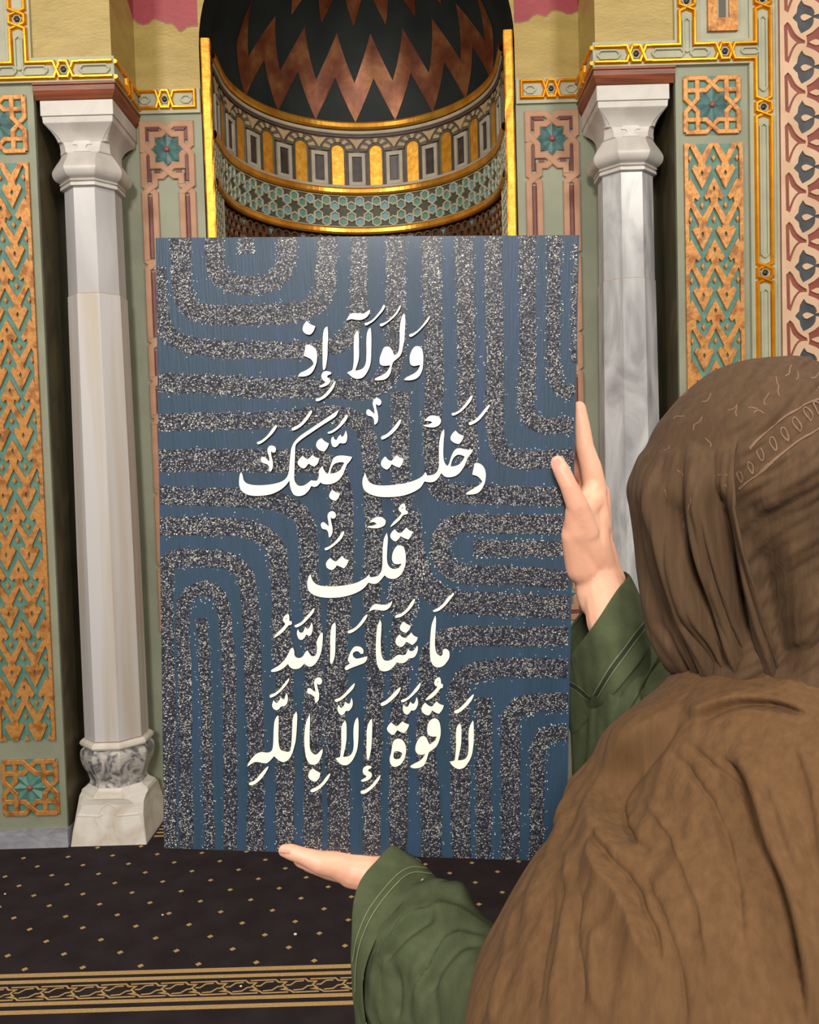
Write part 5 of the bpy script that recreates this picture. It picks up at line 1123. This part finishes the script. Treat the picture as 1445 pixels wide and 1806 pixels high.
D = fade * (.0034 * np.sin(uu * 21 + .6 + 1.2 * np.sin(Y / 90)) + .0022 * np.sin(uu * 43 + 1 + 1.5 * np.sin(Y / 120 + 1)) + .0009 * np.sin(uu * 96 + 2 * np.sin(Y / 70)))
D += folds(HO, [('ridge', .010, 16, 0, [(1150, 800), (1160, 880), (1185, 970), (1222, 1070), (1265, 1160)]), ('ridge', -.010, 12, 0, [(1180, 860), (1210, 960), (1255, 1070), (1290, 1170)]),
   ('ridge', .008, 14, 0, [(1225, 760), (1232, 880), (1242, 980), (1262, 1090), (1290, 1185)]), ('ridge', -.012, 12, 0, [(1262, 850), (1285, 930), (1302, 1040), (1325, 1150)]), ('ridge', -.006, 9, 0, [(1128, 860), (1140, 960), (1165, 1060), (1205, 1150)])])
sl = np.linspace(0, 1, nC)[None]
D += fade * .006 * np.exp(-(sl / .05) ** 2) + np.interp(Y, [700, 745, 800, 900], [-.004, -.0012, .0006, .002])
HO = HO + nr * D[..., None]
fall = grid_mesh(HO, 'scarf_fall', 'scarf_brown_wrap', person, closed=False, skip=facehole(HO), thick=.0018)
# --- loops lofted into sleeves
def loop(txt, n=72):
    P = []
    for t in txt.split(): a = [float(q) for q in t.split(',')]; P.append(at_y(*a))
    m = len(P); out = []
    for i in range(m):
        p0, p1, p2, p3 = P[i - 1], P[i], P[(i + 1) % m], P[(i + 2) % m]
        for k in range(12): t = k / 12; out.append(.5 * ((2 * p1) + (p2 - p0) * t + (2 * p0 - 5 * p1 + 4 * p2 - p3) * t * t + (3 * p1 - p0 - 3 * p2 + p3) * t ** 3))
    out = np.array(out + [out[0]]); d = np.r_[0, np.cumsum(np.linalg.norm(np.diff(out, axis=0), axis=1))]; q = np.linspace(0, d[-1], n, endpoint=False)
    return np.stack([np.interp(q, d, out[:, k]) for k in range(3)], 1)
def loft(loops, rows, spec, wob=.0015):
    A = np.array(loops); n = A.shape[1]; G = resample(A.reshape(len(loops), -1), rows).reshape(rows, n, 3)
    C_ = G.mean(1, keepdims=True); nr = G - C_; nr /= np.linalg.norm(nr, axis=2, keepdims=True) + 1e-9
    D = folds(G, spec); t = np.linspace(0, 1, n, endpoint=False)[None] * 2 * math.pi; r = np.linspace(0, 1, rows)[:, None]
    D += wob * np.sin(t * 7 + 4 * r) + wob * .6 * np.sin(t * 13 - 9 * r + 1)
    return G + nr * D[..., None]
def shrink(L_, d): c = L_.mean(0); v = c - L_; return L_ + v / np.linalg.norm(v, axis=1, keepdims=True) * d
N_ = 220
L0 = loop('700,1494,.802 662,1522,.775 632,1566,.757 622,1630,.745 621,1715,.742 636,1830,.752 690,1800,.80 712,1650,.845 716,1550,.845', N_)
L1 = loop('742,1524,.797 706,1552,.764 664,1602,.743 637,1662,.732 629,1750,.730 655,1870,.744 740,1810,.80 765,1660,.84 757,1560,.838', N_)
L2 = loop('776,1560,.790 726,1578,.752 677,1630,.730 648,1694,.720 640,1775,.718 676,1895,.738 785,1820,.795 805,1680,.83 792,1592,.828', N_)
cuf = loft([shrink(L0, .0035), L0, L0 * .5 + L1 * .5, L1, L2, shrink(L2, .006) + np.array(L0.mean(0) - L2.mean(0)) * .15], 60, [('ridge', .002, 8, 0, [(735, 1530), (690, 1580), (650, 1640), (632, 1720)])], .0006)
LC_ = grid_mesh(cuf, 'left_cuff', 'abaya_green', person, thick=.001)
S1 = shrink(L1 * .6 + L2 * .4, .006)
S2 = loop('802,1567,.765 744,1602,.722 700,1665,.700 682,1745,.695 690,1830,.698 730,1960,.72 850,1900,.78 862,1720,.80 840,1610,.79', N_)
S3 = loop('862,1632,.705 810,1680,.655 775,1760,.640 765,1850,.640 800,1960,.65 860,2060,.69 960,1980,.76 970,1800,.77 920,1680,.75', N_)
S4 = loop('960,1660,.62 905,1760,.56 890,1860,.55 900,1960,.56 960,2060,.60 1030,2060,.66 1060,1900,.70 1050,1760,.69 1010,1680,.67', N_)
slv = loft([S1, L2 * .35 + S2 * .65 - 0, S2, S3, S4], 170, [
 ('fold', .014, 12, 34, [(655, 1700), (690, 1668), (735, 1622), (800, 1614), (870, 1640)]), ('ridge', -.012, 12, 0, [(665, 1700), (700, 1672), (745, 1632), (780, 1622)]),
 ('fold', .011, 12, 30, [(728, 1775), (765, 1712), (800, 1668), (868, 1650)]), ('ridge', -.009, 10, 0, [(735, 1780), (775, 1718), (815, 1676), (860, 1662)]), ('ridge', .006, 10, 0, [(700, 1585), (740, 1570), (800, 1572), (840, 1600)]),
 ('ridge', -.006, 8, 0, [(698, 1690), (700, 1750), (702, 1806)]), ('ridge', -.005, 9, 0, [(770, 1700), (768, 1760), (772, 1830)]), ('ridge', .005, 12, 0, [(735, 1690), (738, 1760), (738, 1820)])], .0016)
grid_mesh(slv, 'left_sleeve', 'abaya_green', person, thick=.001)
K0 = loop('1112,1018,.785 1092,1042,.752 1048,1108,.745 1010,1158,.795 985,1192,.838 996,1130,.872 1036,1070,.882 1094,1016,.850', N_)
K1 = loop('1142,1090,.770 1114,1134,.735 1066,1200,.735 1030,1240,.800 1003,1276,.84 1012,1220,.882 1075,1130,.892 1130,1082,.850', N_)
K2 = loop('1155,1122,.765 1130,1164,.728 1080,1226,.730 1042,1262,.800 1008,1296,.84 1024,1240,.882 1090,1150,.892 1148,1106,.848', N_)
cur = loft([shrink(K0, .0035), K0, K0 * .5 + K1 * .5, K1, K2, shrink(K2, .006) + np.array(K0.mean(0) - K2.mean(0)) * .1], 60, [], .0008)
RC_ = grid_mesh(cur, 'right_cuff', 'abaya_green', person, thick=.001)
T1 = shrink(K1 * .6 + K2 * .4, .006)
T2 = loop('1172,1150,.750 1130,1230,.715 1075,1320,.730 1030,1400,.812 1012,1440,.84 1045,1370,.885 1110,1260,.885 1165,1160,.850', N_)
T3 = loop('1240,1190,.680 1190,1280,.650 1140,1380,.665 1080,1480,.74 1070,1530,.80 1120,1450,.84 1200,1330,.83 1250,1220,.78', N_)
T4 = loop('1380,1200,.57 1320,1300,.54 1290,1400,.56 1280,1520,.60 1290,1580,.64 1340,1480,.70 1400,1340,.70 1420,1240,.65', N_)
slr = loft([T1, K2 * .3 + T2 * .7, T2, T3, T4], 150, [('ridge', .008, 10, 0, [(1128, 1200), (1120, 1260), (1102, 1320), (1098, 1380)]), ('ridge', -.010, 9, 0, [(1142, 1200), (1138, 1270), (1128, 1340)]), ('ridge', -.006, 12, 0, [(1100, 1200), (1085, 1260), (1078, 1330)])], .002)
grid_mesh(slr, 'right_sleeve', 'abaya_green', person, thick=.001)
# --- stitched seams and printed motifs laid on the cloth
def bvh_of(*grids):
    V, F_ = [], []
    for G, closed in grids:
        r, c = G.shape[:2]; k = len(V); V += [tuple(p) for p in G.reshape(-1, 3)]
        for i in range(r - 1):
            for j in range(c if closed else c - 1): j2 = (j + 1) % c; F_.append((k + i * c + j, k + i * c + j2, k + (i + 1) * c + j2, k + (i + 1) * c + j))
    return BVHTree.FromPolygons(V, F_)
O_ = Vector((0, 0, CAM_H))
def hit(bvh, x, y, offs=.0012):
    d = ray(x, y).normalized(); loc, n, i, t = bvh.ray_cast(O_, d)
    if loc is None: return None
    if n.dot(d) > 0: n = -n
    return loc + n * offs
def ribbon(mb, bvh, pts, w, closed=False, offs=.0014):
    pts = [Vector(p) for p in pts]; n = len(pts); L_ = []
    for i, p in enumerate(pts):
        a = pts[(i - 1) % n] if closed or i else p; b = pts[(i + 1) % n] if closed or i < n - 1 else p; d = (b - a)
        d = d.normalized() if d.length > 1e-6 else Vector((1, 0)); nn = Vector((-d.y, d.x)) * w / 2
        h1, h2 = hit(bvh, p.x + nn.x, p.y + nn.y, offs), hit(bvh, p.x - nn.x, p.y - nn.y, offs)
        L_.append((h1, h2) if h1 and h2 else None)
    for i in range(n if closed else n - 1):
        a, b = L_[i], L_[(i + 1) % n]
        if a and b and (a[0] - b[0]).length < .02 and (a[1] - b[1]).length < .02: mb.add([a[0], a[1], b[1], b[0]], [(0, 1, 2, 3)])
hb_ = bvh_of((HI, True), (HO, False)); pr_ = MB()
ribbon(pr_, hb_, spline([(1322, 792), (1350, 765), (1385, 737), (1415, 719), (1450, 704)], 8), 3.2); ribbon(pr_, hb_, spline([(1306, 864), (1345, 830), (1385, 798), (1415, 776), (1450, 754)], 8), 3.2)
pr_.build('printed_lines', 'scarf_print', wrap)
for x, y, s_ in ((1307, 842, .9), (1326, 826, 1), (1343, 803, 1.15), (1365, 784, 1.15), (1385, 767, 1.1), (1406, 750, 1.1), (1426, 733, 1.1), (1443, 723, 1.1)):
    dr = MB(); dx, dy = .28, .96; P = []
    for k in range(18):
        a = k / 18 * 2 * math.pi; u = 7.2 * s_ * math.sin(a) * (math.sin(a / 2) ** .8 if a else 0); v_ = 11 * s_ * math.cos(a)
        P.append((x + u * dy + v_ * dx, y - u * dx * -1 + v_ * dy))
    ribbon(dr, hb_, P, 2.6, closed=True); dr.build('printed_teardrop', 'scarf_print', wrap)
sc_ = MB(); random.seed(11)
for (x, y, n_, l_) in [(1190, 740, 3, 14), (1205, 700, 3, 18), (1240, 710, 3, 16), (1165, 800, 3, 16), (1195, 830, 3, 14), (1180, 880, 3, 16), (1255, 790, 3, 14), (1262, 840, 4, 12), (1270, 865, 4, 10), (1285, 725, 3, 14), (1300, 735, 3, 14), (1330, 730, 3, 14), (1350, 716, 3, 16), (1385, 665, 3, 16), (1405, 672, 3, 12), (1430, 668, 3, 12), (1375, 700, 4, 18), (1215, 900, 3, 16), (1205, 930, 3, 16), (1320, 720, 3, 12), (1440, 690, 3, 12), (1225, 760, 3, 20)]:
    a = random.uniform(-1.2, -.4); P = [(x, y)]
    for i in range(n_): a += random.uniform(-.9, .9); P.append((P[-1][0] + l_ * .5 * math.cos(a), P[-1][1] + l_ * .5 * math.sin(a)))
    ribbon(sc_, hb_, spline(P, 5), 2.2, offs=.0009)
sc_.build('printed_scrolls', 'scarf_print', wrap, kind='stuff')
def seam(bvh, lines, name, m, w=1.5, zig=None, par=None):
    par = par or person
    mb = MB()
    for P in lines: ribbon(mb, bvh, spline(P, 10), w, offs=.0012)
    if zig:
        A_ = spline(zig[0], 14); mz = MB()
        for i in range(len(A_) - 1):
            d = (A_[i + 1] - A_[i]); n = Vector((-d.y, d.x)).normalized() * zig[1]
            for q in (0, .5): c = A_[i] + d * q; ribbon(mz, bvh, [c - n, c + n], 1.3, offs=.0013)
        mz.build('cross_stitches', 'thread_dark', par, kind='stuff')
    return mb.build(name, m, par)
lb = bvh_of((cuf, True), (slv, True)); rb = bvh_of((cur, True), (slr, True))
seam(lb, [[(760, 1542), (727, 1540), (700, 1560), (662, 1608), (640, 1655), (630, 1700), (628, 1750)], [(752, 1532), (722, 1531), (694, 1550), (654, 1600), (633, 1648), (624, 1695)]], 'cuff_seam', 'thread', 1.5, par=LC_)
seam(lb, [[(704, 1497), (728, 1512), (750, 1528), (770, 1548)]], 'cuff_stitching', 'thread', 1.4, ([(706, 1496), (730, 1512), (752, 1528), (772, 1550)], 4), LC_)
seam(rb, [[(1137, 1094), (1110, 1130), (1080, 1172), (1048, 1226)], [(1142, 1101), (1116, 1138), (1086, 1180), (1055, 1230)]], 'cuff_seam', 'thread', 1.4, ([(1139, 1098), (1113, 1134), (1083, 1176), (1052, 1228)], 3.4), RC_)
seam(rb, [[(1004, 1200), (1022, 1210), (1043, 1228)], [(1003, 1209), (1020, 1219), (1040, 1236)]], 'cuff_stitching', 'thread', 1.2, ([(1004, 1204), (1022, 1215), (1042, 1232)], 3.2), RC_)
